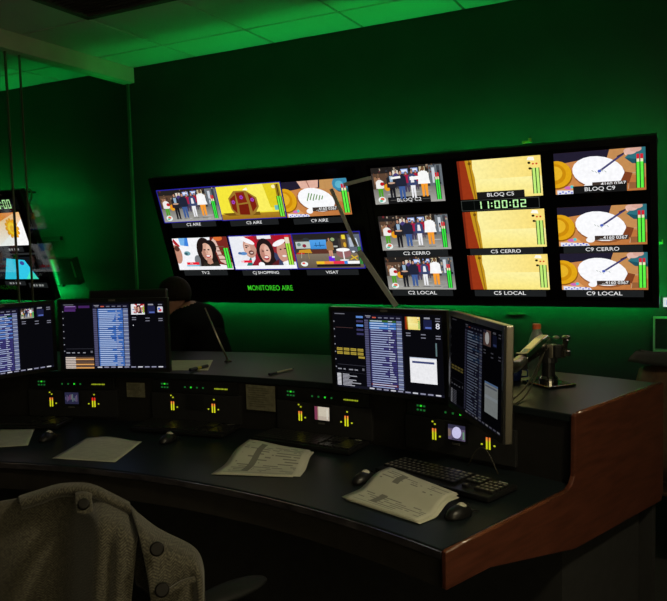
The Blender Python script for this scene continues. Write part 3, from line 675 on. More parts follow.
# ---- intercom and meter panels in the riser
def riser_panel(deg, label, scr, bars):
    c_ = pol(3.416, deg, 0); a = rad(deg)
    t = thing('intercom_panel', label, 'control panel', axes((c_.x, c_.y, .765), (cos(a), -sin(a), 0), (0, 0, 1), (-sin(a), -cos(a), 0)), 'intercom panels along the desk riser')
    MB().box((0, .153, -.004), (.42, .051, .018)).build('key_strip', BLACK, t, bevel=.002)
    MB().box((0, .063, -.004), (.44, .122, .018)).build('meter_face', BLACKM, t, bevel=.002)
    k = 3.42*pi/180
    for i in range(3):
        for j in range(2): MB().box((-.162+.014*i, .147+.015*j, .0065), (.007, .006, .003)).build(*(('lit_key', GREENLED) if (i, j) == (1, 1) else ('indicator_light', DIMLED)), t)
    for i, x in enumerate((-.06, -.03, .0, .03)): MB().box((x+.015, .152, .0065), (.006, .006, .003)).build(*(('lit_key', GREENLED) if i == (2 if scr else 1) else ('indicator_light', DIMLED)), t)
    m = MB(); x = .10
    for k, w_ in enumerate((.006, .004, .007, .005, .003, .006, .004, .006, .005)):
        m.box((x+w_/2, .151, .0063), (w_, .006 if k % 3 else .0045, .0015)); x += w_+.0022
    m.build('lit_text', DIMYEL, t)
    for s_, (x, hh, red) in enumerate(bars):
        P = Pic(x-.013, .047, x+.013, .09, .0056)
        for i in (0, 1):
            a0 = .17+.42*i; P.rect(a0, 0, a0+.25, hh, (214, 216, 30)); P.rect(a0, hh*.66, a0+.25, hh, (240, 190, 50) if not red else (240, 60, 40), (250, 110, 60) if not red else (230, 30, 30))
        P.build('level_meter', t, PIXM)
        for dx, dy in ((-.024, .062), (.024, .062), (.004, .104), (-.006, .112))[(0 if s_ else 1):(4 if not s_ else 3)]: MB().box((x+dx, dy, .0062), (.006, .005, .002)).build('indicator_dot', YEL, t)
    MB().box((0, .087, .005), (.088, .07, .003)).build('display_frame', BLACK, t)
    if scr:
        P = Pic(-.034, .06, .034, .113, .008); scr(P); P.build('display_picture', t, PIXM)
        MB().box((-.005, .046, .006), (.03, .006, .003)).build('name_strip', mat('grey_strip', (.12, .12, .11), .5), t)
    return t
def scr_a(P):
    P.rect(0, 0, 1, 1, (40, 40, 66))
    for k in range(9): P.rect(.05+.1*k, .1+.3*RN.random(), .1+.1*k, .5+.4*RN.random(), (70+RN.randint(0, 60), 72+RN.randint(0, 60), 120))
def scr_c(P): P.rect(0, 0, 1, 1, (206, 196, 176)); P.rect(0, 0, .2, 1, (128, 58, 84)); P.rect(.2, 0, .26, 1, (170, 140, 120)); P.rect(.26, 0, 1, .3, (190, 176, 160)); P.rect(.82, .1, .9, .9, (220, 214, 200))
def scr_d(P): P.rect(0, 0, 1, 1, (96, 84, 110)); P.rect(0, .75, 1, 1, (50, 48, 70)); P.ell(.5, .5, .27, .4, (206, 202, 240), -20); P.ell(.05, .45, .12, .25, (120, 100, 90)); P.rect(.2, .02, .8, .12, (60, 56, 80)); P.rect(.86, .1, .95, .6, (110, 150, 120))
riser_panel(-16.2, 'intercom panel on the riser below the two left monitors, with a dim blue picture', scr_a, ((-.104, .95, 0), (.106, 1, 1)))
riser_panel(-5.9, 'intercom panel on the riser between the two taped cards, its small screens dark', None, ((-.112, .9, 0), (.092, .9, 0)))
riser_panel(4.5, 'intercom panel right of the larger taped card, with a cream and maroon picture', scr_c, ((-.105, .9, 0), (.11, .95, 0)))
riser_panel(14.35, 'intercom panel on the riser below the side turned monitor, with a white plate picture', scr_d, ((-.094, .95, 0), (.121, .95, 0)))
def riser_card(deg, z0, z1, w, label):
    c_ = pol(3.424, deg, (z0+z1)/2); a = rad(deg); R = Matrix(((cos(a), sin(a), 0), (-sin(a), cos(a), 0), (0, 0, 1)))
    t = MB().box(c_, (w, .003, z1-z0), R).build('taped_card', CARD)
    tag(t, label, 'card', 'cards taped to the riser')
    m = MB()
    for k in range(9): m.box(c_+R @ Vector((-.08*w+RN.uniform(-.05, .05)*w, -.002, (z1-z0)*(.38-.09*k))), (w*RN.uniform(.45, .75), .001, .002), R)
    m.build('writing', mat('faded_writing', (.10, .09, .05), .9), t)
riser_card(-10.95, .86, .925, .09, 'smaller taped card on the riser under the right edge of the second monitor')
riser_card(-.55, .835, .94, .14, 'larger taped card on the riser left of the pen on the counter')

# ================================================================== MONITORS
MW, MH = .495, .32
def monitor_mx(pos, yaw, tilt):
    n = Vector((sin(yaw)*cos(tilt), -cos(yaw)*cos(tilt), sin(tilt))); a = Vector((cos(yaw), sin(yaw), 0)); b = n.cross(a)
    return axes(pos, a, b, n)
def ui_common(P, seed, blue_rows, rowcol, preview, orange=False, window=False, dimf=1.0):
    r = random.Random(seed)
    def c(*k): return tuple(int(v*dimf) for v in k)
    P.rect(0, 0, 1, 1, c(9, 9, 14)); P.rect(.305, .02, .66, .97, c(20, 19, 36)); P.rect(.02, .0, 1, .035, c(22, 22, 34))
    for k in range(10): P.rect(.33+.066*k, .012, .33+.066*k+.045, .028, c(150, 150, 175) if k % 3 else c(215, 215, 225))
    P.rect(.02, .965, .12, .975, c(120, 120, 130)); P.rect(.32, .95, .37, .96, c(150, 150, 160))
    for k in range(6): P.rect(.33+.055*k, .93, .365+.055*k, .945, c(200, 90, 70) if k == 1 else c(110, 110, 130))
    n = 30
    for i in range(n):
        y1 = .905-.87*i/n; y0 = y1-.87/n*.78
        P.rect(.31, y0, .345, y1, c(86, 86, 120)); b = blue_rows(i)
        P.rect(.355, y0, .60, y1, c(*(rowcol if b == 0 else b))); P.rect(.605, y0, .65, y1, c(150, 160, 190) if i % 2 else c(110, 120, 160))
        P.rect(.365, y0+.006, .365+.08+.12*r.random(), y1-.006, c(172, 186, 222) if b == 0 else c(196, 215, 245))
        P.rect(.53, y0+.006, .53+.05*r.random()+.01, y1-.006, c(190, 200, 226))
    for k in range(7): P.rect(.008, .86-.1*k, .018, .875-.1*k, c(150, 150, 160))
    P.rect(.03, .3, .3, .305, c(60, 60, 70)); P.rect(.03, .2, .3, .202, c(60, 60, 70))
    for k in range(4): P.rect(.03+.055*k, .235, .03+.055*k+.03*r.random()+.015, .25, c(150, 150, 160)); P.rect(.27, .24, .29, .27, c(110, 110, 120))
    P.rect(.68, .8, .82, .97, c(20, 20, 26)); preview(Pic2(P, .685, .81, .815, .965))
    P.rect(.845, .82, .915, .935, c(30, 34, 70)); P.rect(.85, .945, .9, .965, c(150, 150, 165)); P.rect(.86, .83, .91, .85, c(90, 110, 190))
    for x, y in ((.945, .96), (.945, .93), (.945, .75), (.945, .72), (.69, .77), (.69, .74), (.82, .76), (.82, .72)): P.rect(x, y-.012, x+.04, y, c(130, 130, 145))
class Pic2:                                            # a picture inside a picture
    def __init__(s, P, x0, y0, x1, y1): s.P = P; s.a = (x0, y0, x1-x0, y1-y0); s.w = P.w*s.a[2]; s.h = P.h*s.a[3]
    def mp(s, x, y): x = min(1, max(0, x)); y = min(1, max(0, y)); return s.a[0]+x*s.a[2], s.a[1]+y*s.a[3]
    def rect(s, x0, y0, x1, y1, c, top=None, right=None): s.P.rect(*s.mp(x0, y0), *s.mp(x1, y1), c, top, right)
    def poly(s, pts, c): s.P.poly([s.mp(*p) for p in pts], c)
    def ell(s, cx, cy, rx, ry, c, rot=0, n=16):
        Pic.ell(s, cx, cy, rx, ry, c, rot, n)
    def line(s, *a): Pic.line(s, *a)
    def text(s, *a, **k): pass

def monitor(pos, yaw, tilt, label, edge, ui, deg, stand=True):
    t = thing('computer_monitor', label, 'monitor', monitor_mx(pos, yaw, tilt), 'flat monitors on the control desk')
    MB().box((0, 0, -.014), (MW, MH, .022)).build('casing', edge, t, bevel=.003)
    m = MB(); b = .016
    for cx_, cy_, w, h in ((0, MH/2-b/2, MW, b), (0, -MH/2+b/2, MW, b), (-MW/2+b/2, 0, b, MH-2*b), (MW/2-b/2, 0, b, MH-2*b)): m.box((cx_, cy_, 0), (w, h, .006))
    m.build('bezel', BLACK, t)
    s = MB().box((0, 0, -.0015), (MW-2*b, MH-2*b, .003)).build('screen', SCRB, t)
    P = Pic(-MW/2+b, -MH/2+b, MW/2-b, MH/2-b, .0004); P.STEP = 1.2e-5; ui(P); P.build('interface_picture', s, PIXM)
    MB().box((0, 0, -.0285), (.30, .2, .007)).build('back_cover', BLACK, t, bevel=.003)
    MB().box((0, MH/2-.008, .0035), (.03, .008, .001)).build('badge', mat('grey_strip', (.12, .12, .11), .5), t)
    if stand:
        Mi = t.matrix_basis.inverted(); m = MB()
        pj = pol(3.60, deg, .973); bk = t.matrix_basis @ Vector((0, 0, -.034))
        top = Vector((pj.x, pj.y, bk.z))
        m.lathe([(0, 0), (.07, 0), (.07, .01), (.02, .016), (.02, .02), (0, .02)], pj, 20)
        m.cyl(pj+Vector((0, 0, .012)), top+Vector((0, 0, .03)), .018); m.tube([top, bk], .014, 10)
        m.build('stand', BLACK, t, inv=1)
    return t
def ui1(P): ui_common(P, 1, lambda i: (90, 130, 205) if i in (2, 4, 6, 8, 10, 12) else ((20, 60, 40) if i == 1 else 0), (60, 56, 118), plaza)
def ui2(P):
    ui_common(P, 2, lambda i: (74, 122, 205) if i % 5 else (46, 92, 180), (70, 110, 190), santa_studio)
    P.rect(.03, .91, .15, .955, (70, 36, 96)); P.rect(.17, .92, .28, .955, (70, 36, 96)); P.rect(.03, .87, .14, .905, (80, 44, 110)); P.rect(.04, .94, .14, .948, (170, 140, 200))
    P.rect(.94, .84, .99, .92, (226, 226, 236)); P.ell(.965, .87, .014, .02, (220, 60, 70)); P.ell(.955, .89, .01, .02, (70, 120, 210))
    for k in range(7): P.rect(.02, .16-.026*k, .3, .178-.026*k, (236, 170, 96) if k in (1, 4, 6) else (110, 84, 70)); P.rect(.02, .16-.026*k, .12, .178-.026*k, (216, 200, 190))
    P.ell(.7, .65, .004, .008, (230, 230, 240))
def ui3(P):
    ui_common(P, 3, lambda i: (90, 150, 225) if i in (1, 3) else ((58, 100, 44) if i == 0 else ((120, 40, 50) if i == 28 else ((70, 120, 200) if i == 2 else 0))), (58, 54, 112), cartoon_room)
    for k in range(4):
        for j in range(2): P.rect(.03+.068*k, .49-.05*j, .085+.068*k, .525-.05*j, (176, 154, 60)); 
        P.rect(.035+.068*k, .505, .08+.068*k, .51, (60, 50, 20)); P.rect(.035+.068*k, .455, .08+.068*k, .46, (60, 50, 20))
    P.rect(.24, .4, .30, .425, (176, 154, 60))
    for k in range(5): P.rect(.235, .925-.055*k, .3, .95-.055*k, (96, 140, 215) if k in (0, 2) else (60, 58, 100))
    for k in range(9): P.rect(.02, .17-.018*k, .06, .183-.018*k, (220, 220, 226)); P.rect(.075, .17-.018*k, .12+.17*RN.random(), .181-.018*k, (170, 170, 180))
    P.rect(.03, .79, .2, .794, (96, 66, 66))
    P.text('8', .965, .86, .07, (230, 230, 240)); P.poly([(.715, .155), (.945, .155), (.945, .47), (.715, .47)], (246, 246, 250)); P.rect(.735, .40, .925, .425, (60, 70, 120)); P.rect(.715, .46, .945, .47, (200, 210, 230))
    P.rect(.94, .5, .952, .66, (96, 120, 124))
def ui4(P):
    ui_common(P, 4, lambda i: (56, 84, 130) if i in (1, 2, 3, 6, 9, 10) else 0, (44, 46, 74), lambda Q: (Q.rect(0, 0, 1, 1, (70, 52, 48)), Q.ell(.5, .5, .28, .4, (150, 148, 146)), Q.rect(0, .8, .4, 1, (30, 28, 40))), dimf=.42)
    for k in range(4): P.rect(.03+.068*k, .44, .085+.068*k, .46, (70, 62, 30)); P.rect(.03+.068*k, .41, .085+.068*k, .43, (70, 62, 30))
    for k in range(9): P.rect(.02, .17-.018*k, .06, .183-.018*k, (100, 100, 104)); P.rect(.075, .17-.018*k, .15, .181-.018*k, (60, 60, 66))
    P.poly([(.72, .15), (.945, .15), (.945, .46), (.72, .46)], (108, 112, 112)); P.rect(.72, .44, .945, .46, (70, 90, 120)); P.rect(.72, .3, .945, .33, (116, 122, 126)); P.rect(.73, .41, .93, .425, (70, 74, 84))

a_, b_ = at(53, 338, 3.33), at(0, 342, 3.14); dr = (a_-b_); dr.z = 0; dr.normalize()
m1c = a_-dr*(MW/2-.014); m1c.z = 1.5-.364
monitor(m1c, math.atan2(dr.y, dr.x), .0, 'flat monitor at the left edge with a street picture and blue list rows', BLACK, ui1, -24.2)
monitor(Vector((-2.28, 2.364, 1.148)), rad(19.9), .002, 'flat monitor with orange rows at its lower left and a blue list', BLACK, ui2, -12.8)
monitor(Vector((-1.023, 2.409, 1.119)), rad(-9.6), -.046, 'flat monitor with a white window and a yellow picture at its top', SILV, ui3, 8.2)
m4 = monitor(Vector((-.614, 2.114, 1.123)), rad(-55.2), .024, 'side turned monitor with thick silver edge, dim screen and grey window', SILV, ui4, 0, False)

# dark monitor seen from behind, on the back of the counter
pb = at(130, 300, 3.72)
t = thing('computer_monitor', 'black monitor facing away behind the second monitor from the left', 'monitor', axes((pb.x, pb.y, 1.1625), (-.91, -.41, 0), (0, 0, 1), Vector((-.91, -.41, 0)).cross(Vector((0, 0, 1)))))
MB().box((0, 0, -.02), (.40, .31, .03)).build('casing', BLACK, t, bevel=.006)
MB().box((0, 0, .0), (.36, .27, .006)).build('screen', SCRB, t)
m = MB(); m.box((0, -.03, -.05), (.07, .22, .03)); m.box((0, -.182, -.03), (.2, .012, .15)); m.build('stand', BLACK, t, bevel=.003)

# ---- chrome monitor arm holding the side turned monitor
bp_ = Vector((-.517, 2.752, .972)); Rb = Matrix.Rotation(rad(-40), 3, 'Z')
t = thing('monitor_arm', 'chrome monitor arm on a square base plate behind the side turned monitor', 'monitor arm', T(*bp_))
MB().box((0, 0, .005), (.155, .125, .009), Rb).build('base_plate', CHROME, t, bevel=.002)
m = MB(); m.lathe([(0, .01), (.034, .01), (.034, .026), (.028, .034), (0, .034)], (0, 0, 0)); m.build('collar', CHROME, t)
m = MB(); m.cyl((0, 0, .03), (0, 0, .085), .024, n=20); m.cyl((0, 0, .085), (0, 0, .15), .034, .03, 20); m.build('post', BLACK, t)
MB().box((.028, .01, .125), (.05, .05, .045), Rb).build('hinge_block', BLACKM, t, bevel=.006)
m = MB(); m.cyl((.05, .0, .105), (.062, .0, .17), .011, n=12); m.ell((.064, 0, .178), (.017, .017, .008)); m.cyl((.068, -.01, .112), (.068, -.01, .13), .013, n=12); m.build('clamp_knob', CHROME, t)
m = MB(); m.box((.016, -.03, .13), (.012, .02, .05)); m.ell((.03, -.012, .178), (.012, .012, .007)); m.build('clamp_screw', SILV, t, bevel=.002)
pa = at(544, 341, 2.70)-bp_; pe = at(521.5, 360, 2.46)-bp_
d = (pe-pa).normalized(); sd = d.cross(Vector((0, 0, 1))).normalized(); up = sd.cross(d)
prof = []
for f_, w_, h_ in ((-.03, .018, .016), (0, .027, .024), (.25, .028, .026), (.75, .025, .022), (1, .022, .018)):
    o_ = pa+(pe-pa)*f_; prof.append([o_+sd*w_*x+up*h_*y for x, y in ((-1, -.6), (-1, .5), (-.55, 1), (.55, 1), (1, .5), (1, -.6), (.6, -1), (-.6, -1))])
m = MB(); n8 = 8
m.add([p for r_ in prof for p in r_], [(i*n8+j, i*n8+(j+1) % n8, (i+1)*n8+(j+1) % n8, (i+1)*n8+j) for i in range(4) for j in range(n8)]+[tuple(range(7, -1, -1)), tuple(range(32, 40))])
m.build('upper_arm', CHROME, t, bevel=.003)
m = MB(); m.cyl(pe+Vector((0, 0, -.03)), pe+Vector((0, 0, .024)), .019, n=16); m.build('elbow_joint', BLACK, t)
bk = m4.matrix_basis @ Vector((0, .0, -.034)) - bp_; bq = m4.matrix_basis @ Vector((0, 0, -.075)) - bp_
m = MB(); m.tube([pe, pe.lerp(bq, .6)+Vector((0.02, 0, 0)), bq], .02, 12); m.build('lower_link', SILV, t, smooth=True)
m = MB(); m.cyl(bq, bk, .024, n=16); m.build('head_joint', SILV, t)
for k in (0, 1):
    p0 = pa+Vector((.01, -.02-.012*k, -.02)); p3 = at(512, 400+5*k, 2.36)-bp_
    pts = [p0.lerp(p3, s_)+Vector((0, 0, -.05*sin(pi*s_)*(.6+.4*k))) for s_ in [i/10 for i in range(11)]]
    MB().tube(pts, .0035, 6).build('cable', mat('dark_cable', (.05, .045, .03), .4), t, smooth=True)

# ================================================================== ON THE COUNTER
pbt = onz(537, 377.5, .973)
t = thing('water_bottle', 'clear plastic bottle with an orange cap behind the chrome arm', 'bottle', T(pbt.x, pbt.y, .973))
dz = (pbt-CAM).dot(CW); hb = (at(537, 323.5, dz).z-.972)
R_ = .032
MB().lathe([(0, .003), (.026, 0), (R_, .006), (R_, .05), (R_*.93, .055), (R_, .06), (R_, .08), (R_*.93, .085), (R_, .09), (R_, hb*.62), (R_*.98, hb*.68), (R_*.75, hb*.78), (.016, hb*.88), (.0135, hb*.9), (.0135, hb*.93), (0, hb*.93)], (0, 0, 0), 28).build('bottle_body', BOTTLEG, t, smooth=True)
MB().lathe([(0, hb*.905), (.0165, hb*.905), (.0165, hb*.985), (.015, hb), (0, hb)], (0, 0, 0), 24).build('cap', ORANGE, t, bevel=.001)
MB().lathe([(0, .004), (R_-.004, .006), (R_-.004, .10), (0, .10)], (0, 0, 0), 24).build('water', glassmat('water', (.82, .88, .86)), t, smooth=True)
pc = onz(514, 380, .973)
t = thing('blue_cup', 'blue cup half hidden behind the silver edge of the side turned monitor', 'cup', T(pc.x, pc.y, .973))
MB().lathe([(0, 0), (.026, 0), (.034, .055), (.031, .055), (.024, .006), (0, .006)], (0, 0, 0)).build('cup_body', BLUEP, t, smooth=True)
MB().tube([(.03, 0, .045), (.052, 0, .04), (.052, 0, .018), (.028, 0, .014)], .004).build('handle', BLUEP, t, smooth=True)
def sheet(name, corners, z, n, label, m, cat='paper', group=None, curl=None, top=None, thick=.0008, j=0, mats=None):
    # corners: bottom-left, top-left, top-right, bottom-right (x, y)
    b = MB(); N_ = 14; bl, tl, tr, br = [Vector((*q, 0)) for q in corners]
    rr = random.Random(j)
    for k in range(n):
        o_ = Vector((rr.uniform(-1, 1)*.004*(n-1-k), rr.uniform(-1, 1)*.004*(n-1-k), 0)) if n > 1 else Vector()
        P = []
        for i in range(N_+1):
            row = []
            for jj in range(N_+1):
                u, v = i/N_, jj/N_
                p = (bl*(1-u)+br*u)*(1-v)+(tl*(1-u)+tr*u)*v+o_; zz = z+k*thick*1.6+(curl(u, v) if curl else 0)*(.85+.15*k/max(1, n-1))
                row.append((p.x, p.y, zz))
            P.append(row)
        b.grid(P, 0 if k < n-1 else 1, lambda i, q: (i/N_, q/N_))
    o = b.build(name, [PAPER, m], None, smooth=True, solid=thick); tag(o, label, cat, group); return o
def hz(q, z): p = onz(*q, z); return (p.x, p.y)
W_ = .7515
sheet('paper_stack', [hz((344, 497), .757), hz((390, 468), .788), hz((457.4, 494.5), .788), hz((418, 521), .757)], W_, 6, 'thick stack of printed lists with a grey column, nearest the mouse and keyboard at right', PRINT2, 'papers', 'papers on the worktop', lambda u, v: .034*(lambda q: q*q*(3-2*q))(min(1, max(0, (v-.35)/.4))), j=1)
sheet('paper_stack', [hz((214, 472.5), .757), hz((249, 440.5), .787), hz((310, 450.5), .785), hz((295.5, 475.5), .757)], W_, 4, 'printed lists with a grey column curling up, below the larger taped card', PRINT1, 'papers', 'papers on the worktop', lambda u, v: .031*(lambda q: q*q*(3-2*q))(min(1, max(0, (v-.3)/.45)))+.006*math.exp(-((v-.95)/.3)**2-((u-.15)/.3)**2), j=2)
sheet('paper_sheet', [hz(q, .753) for q in ((52, 458), (87, 438.5), (142, 441.5), (115, 462))], W_, 1, 'blank looking pale sheet on the worktop, second paper from the left', PRINT0, 'paper', 'papers on the worktop', lambda u, v: .016*math.exp(-((v-.95)/.3)**2-((u-.4)/.35)**2)+.0005, j=3)
sheet('paper_sheet', [hz(q, .753) for q in ((-30, 449), (-22, 430), (34.5, 429.5), (28, 445))], W_, 1, 'pale sheet cut off by the left edge of the photo', PRINT0, 'paper', 'papers on the worktop', lambda u, v: .004*v+.0005, j=4)
sheet('paper_sheet', [hz(q, .973) for q in ((150, 370), (158, 360.5), (213, 360), (208, 370.3))], .9726, 1, 'pale sheet on the counter with a marker lying on it', PRINT0, 'paper', None, None, j=5)
def stick(name, p0, p1, r, segs, label, cat):
    t = thing(name, label, cat, T(*p0)); d = p1-p0
    for nm, f0, f1, rr, mm in segs: MB().cyl(d*f0, d*f1, r*rr, n=12).build(nm, mm, t, bevel=.0006)
    return t
p0, p1 = onz(190, 370, .982), onz(207.5, 365.8, .982)
stick('marker_pen', p0, p1, .0075, (('cap', 0, .38, 1.08, INK), ('band', .38, .6, 1.0, YELLOW), ('barrel', .6, 1, 1, INK)), 'dark marker pen with a yellow band lying on the counter sheet', 'marker')
p0, p1 = onz(269, 374.2, .978), onz(293.5, 368.6, .978)
stick('pen', p0, p1, .0042, (('cap', 0, .3, 1.25, INK), ('barrel', .3, .93, 1, PENM), ('tip', .93, 1, .5, INK)), 'clear ballpoint pen with dark cap on the counter', 'pen')
pr0 = Vector((-2.021, 2.837, .973)); pr1 = at(205, 308, 3.50)
t = thing('table_rod', 'thin silver rod rising slanted from the counter in front of the seated person', 'rod', T(*pr0))
m = MB(); m.lathe([(0, 0), (.018, 0), (.018, .006), (.006, .012), (0, .012)], (0, 0, 0)); m.build('foot', BLACK, t)
MB().tube([Vector((0, 0, .006)), (pr1-pr0)*.5, pr1-pr0], [.0045, .004, .003], 8).build('stem', SILV, t, smooth=True)

# ================================================================== ON THE WORKTOP
def key_mesh(w):
    m = MB(); m.box((0, 0, 0), (w, .0185, .008)); m.box((-.1*w, .002, .0042), (.009, .008, .0006), None, 1); return m
def keyboard_proto(single):
    t = thing('keyboard', '', 'keyboard')
    MB().box((0, 0, .011), (.445, .155, .016)).build('case', BLACK, t, bevel=.004)
    spots = []
    for r_ in range(6):
        y = -.058+.0225*(5-r_); n = 15 if r_ not in (0, 5) else (13 if r_ == 0 else 8)
        for k in range(n):
            p_ = .288/n
            spots.append((-.212+p_*(k+.5), y, p_-.0026))
        for k in range(3):
            if r_ in (0, 1, 2, 5) or (r_ == 4 and k == 1): spots.append((.085+.019*(k+.5), y, .0165))
        if r_:
            for k in range(4): spots.append((.149+.0165*(k+.5), y, .0145))
    if single:
        data = {}
        for x, y, w in spots[:99]:
            w = round(w, 4)
            if w not in data: o = key_mesh(w).build('key', [KEYM, KEYL], t); data[w] = o.data
            else: o = bpy.data.objects.new('key', data[w]); COL.objects.link(o); o.parent = t
            o.location = (x, y, .0225)
    else:
        m = MB()
        for x, y, w in spots: m.box((x, y, .0225), (w, .0185, .008))
        o = m.build('keys', KEYM, t); o['kind'] = 'stuff'
    MB().box((.18, .0665, .0195), (.03, .006, .002)).build('status_light', mat('pale_key_light', (.45, .45, .38), .5), t)
    pts = [(.0+.012*i, .078+.003*sin(i*.9), .008) for i in range(7)]
    MB().tube(pts, .0025, 6).build('cord', BLACK, t, smooth=True)
    return t
def rotz(deg): return Matrix.Rotation(rad(deg), 4, 'Z')
kp = keyboard_proto(True); kp.matrix_basis = T(-.737, 2.172, .751) @ rotz(-18.9); kp['label'] = 'dark keyboard beside the thick paper stack at the right end of the worktop'; kp['group'] = 'keyboards on the worktop'
kp = None
for deg, r_, lab in ((-19.6, 3.30, 'dark keyboard below the panel with the dim blue picture at the left'), (-5.8, 3.32, 'dark keyboard below the panel between the taped cards'), (4.4, 3.32, 'dark keyboard against the riser above the curling printed lists')):
    p_ = pol(r_, deg, .751); Mx = T(*p_) @ rotz(-deg)
    if kp is None: kp = keyboard_proto(False); kp.matrix_basis = Mx; kp['label'] = lab; kp['group'] = 'keyboards on the worktop'
    else: dup(kp, Mx, lab, 'keyboards on the worktop')
def mouse_proto():
    t = thing('computer_mouse', '', 'mouse')
    m = MB(); P = []; n = 14
    prof = [(0, .0), (.02, .004)]
    m.ell((0, 0, .004), (.027, .049, .028), n=20, m=12)
    m.v = [Vector((v.x, v.y, max(.0005, v.z))) for v in m.v]
    m.build('shell', BLACK, t, smooth=True)
    q = MB()
    q.ell((0, .010, .0135), (.018, .020, .0225), n=16, m=8); q.v = [Vector((v.x, v.y, max(.001, v.z))) for v in q.v]; q.build('pale_patch', MOUSEP, t, smooth=True)  # pale patch let into the top of the shell
    MB().cyl((-.003, .036, .020), (.003, .036, .020), .007, n=12).build('scroll_wheel', RUB, t)
    MB().tube([(0, .047, .008), (.004, .056, .004), (.012, .061, .0035), (.022, .060, .0035)], .002, 6).build('cord', BLACK, t, smooth=True)
    return t
mp_ = mouse_proto()
for i, (q, deg, lab) in enumerate((((457.5, 512), -22, 'dark mouse with pale back touching the thick paper stack on its right'), ((363.5, 478), -16, 'dark mouse with pale back touching the left corner of the thick paper stack'), ((168, 438.5), 4, 'dark mouse with pale back below the taped cards, alone on the dark worktop'), ((47.5, 437), 16, 'dark mouse with pale back between the two leftmost sheets'))):
    p_ = onz(*q, .762); Mx = T(p_.x+(.004 if i == 0 else 0), p_.y, .751) @ rotz(deg)
    if i == 0: mp_.matrix_basis = Mx; mp_['label'] = lab; mp_['group'] = 'mice on the worktop'
    else: dup(mp_, Mx, lab, 'mice on the worktop')
pk = onz(295.5, 434, .76)
# thin cable arching in front of the riser
q0, q1 = onz(468, 466, .753), onz(498, 474, .753)
pts = [q0.lerp(q1, s_)+Vector((0, 0, .075*sin(pi*s_))) for s_ in [i/12 for i in range(13)]]
tag(MB().tube(pts, .0022, 6).build('cable', mat('dark_cable', (.05, .045, .03), .4), None, smooth=True), 'thin dark cable arching over the worktop above the right keyboard', 'cable')

# ================================================================== WALL BITS AT RIGHT
p_ = ony(661, 335, YB)
t = thing('acrylic_box', 'clear box with edges coloured as green lit on the wall at the right edge', 'box', T(-.16, YB-.03, .945))
m = MB(); bw, bh, bd = .15, .165, .05
for x in (-1, 1):
    for z in (0, 1): m.box((x*bw/2*.9, 0, z*bh), (.008, bd, .008))
for y in (-1, 1):
    for z in (0, 1): m.box((0, y*bd/2*.9, z*bh), (bw*.95, .007, .007))
    for x in (-1, 1): m.box((x*bw/2*.9, y*bd/2*.9, bh/2), (.007, .007, bh))
m.build('edges', GREENA, t)
MB().box((0, 0, bh/2), (bw*.88, bd*.8, bh*.97)).build('clear_panes', GLASS, t)
t = thing('wall_sign', 'small white and blue sign on the wall at the right edge', 'sign', T(-.15, YB-.008, 1.185))
MB().box((0, 0, 0), (.075, .012, .045)).build('plate', SIGNW, t); MB().box((.008, -.007, 0), (.06, .003, .03)).build('face', emat('lit_blue_sign_face', (.01, .10, .75), .9), t)
for (x, y), w, lab, up_ in (((527, 142), .05, 'small brass clip above the top edge of the right wall display', .0), ((661, 243), .02, 'small brass bracket on the wall right of the right wall display', 0)):
    q = ony(x, y, YB-.012); b = MB(); b.box(q, (w, .02, .012)); b.box(q+Vector((w*.35, -.012, .008)), (w*.3, .012, .02)); b.box(q+Vector((-w*.3, -.01, -.004)), (w*.25, .012, .01))
    tag(b.build('brass_clip' if w > .03 else 'brass_bracket', BRASS, None, bevel=.002), lab, 'bracket')
q = ony(516, 314, YB-.01); b = MB(); b.ell(q, (.055, .008, .012)); tag(b.build('reflection_smear', mat('tan_reflection_smear', (.08, .018, .007), .7), None, smooth=True), 'small tan reflection shaped as an oval fitting on the wall under the right wall display', 'smear')  # solid oval standing in for a stray reflection
# brown chair behind the right end of the counter
pc = at(664, 372, 3.12)
t = thing('visitor_chair', 'brown backed chair with a dark top behind the right end of the counter', 'chair', axes((pc.x+.12, pc.y+.05, 0), (.95, -.3, 0), (.3, .95, 0), (0, 0, 1)))
def slab(w, z0, z1, y0, th, bow):
    P = []; N_ = 12
    front = []; 
    m = MB()
    for s_ in (0, 1):
        rows_ = []
        for i in range(N_+1):
            x = -w/2+w*i/N_; yb_ = y0+bow*(2*x/w)**2
            rows_.append([(x*(1-.15*(k/4)**2), yb_+(th if s_ else 0)+.06*(k/4), z0+(z1-z0)*k/4-(.04*(2*x/w)**2 if k == 4 else 0)) for k in range(5)])
        m.grid(rows_)
        if s_ == 0: A = rows_
        else: B_ = rows_
    ring = lambda r_: [r_[i][0] for i in range(N_+1)]+[r_[N_][k] for k in range(1, 5)]+[r_[i][4] for i in range(N_-1, -1, -1)]+[r_[0][k] for k in range(3, 0, -1)]
    ra, rb = ring(A), ring(B_); n = len(ra); m.add(ra+rb, [(i, (i+1) % n, n+(i+1) % n, n+i) for i in range(n)])
    return m
slab(.46, .50, .985, -.22, .05, .05).build('backrest', BROWNL, t, smooth=True, weld=True)
slab(.47, .975, 1.03, -.19, .05, .05).build('headrest', BLACKM, t, smooth=True, weld=True)
MB().box((0, .06, .45), (.46, .46, .07)).build('seat', BROWNL, t, bevel=.02)
for x in (-1, 1):
    for y in (-.14, .26): MB().cyl((x*.2, y, 0), (x*.19, y, .43), .014, .016, 12).build('leg', BLACK, t)

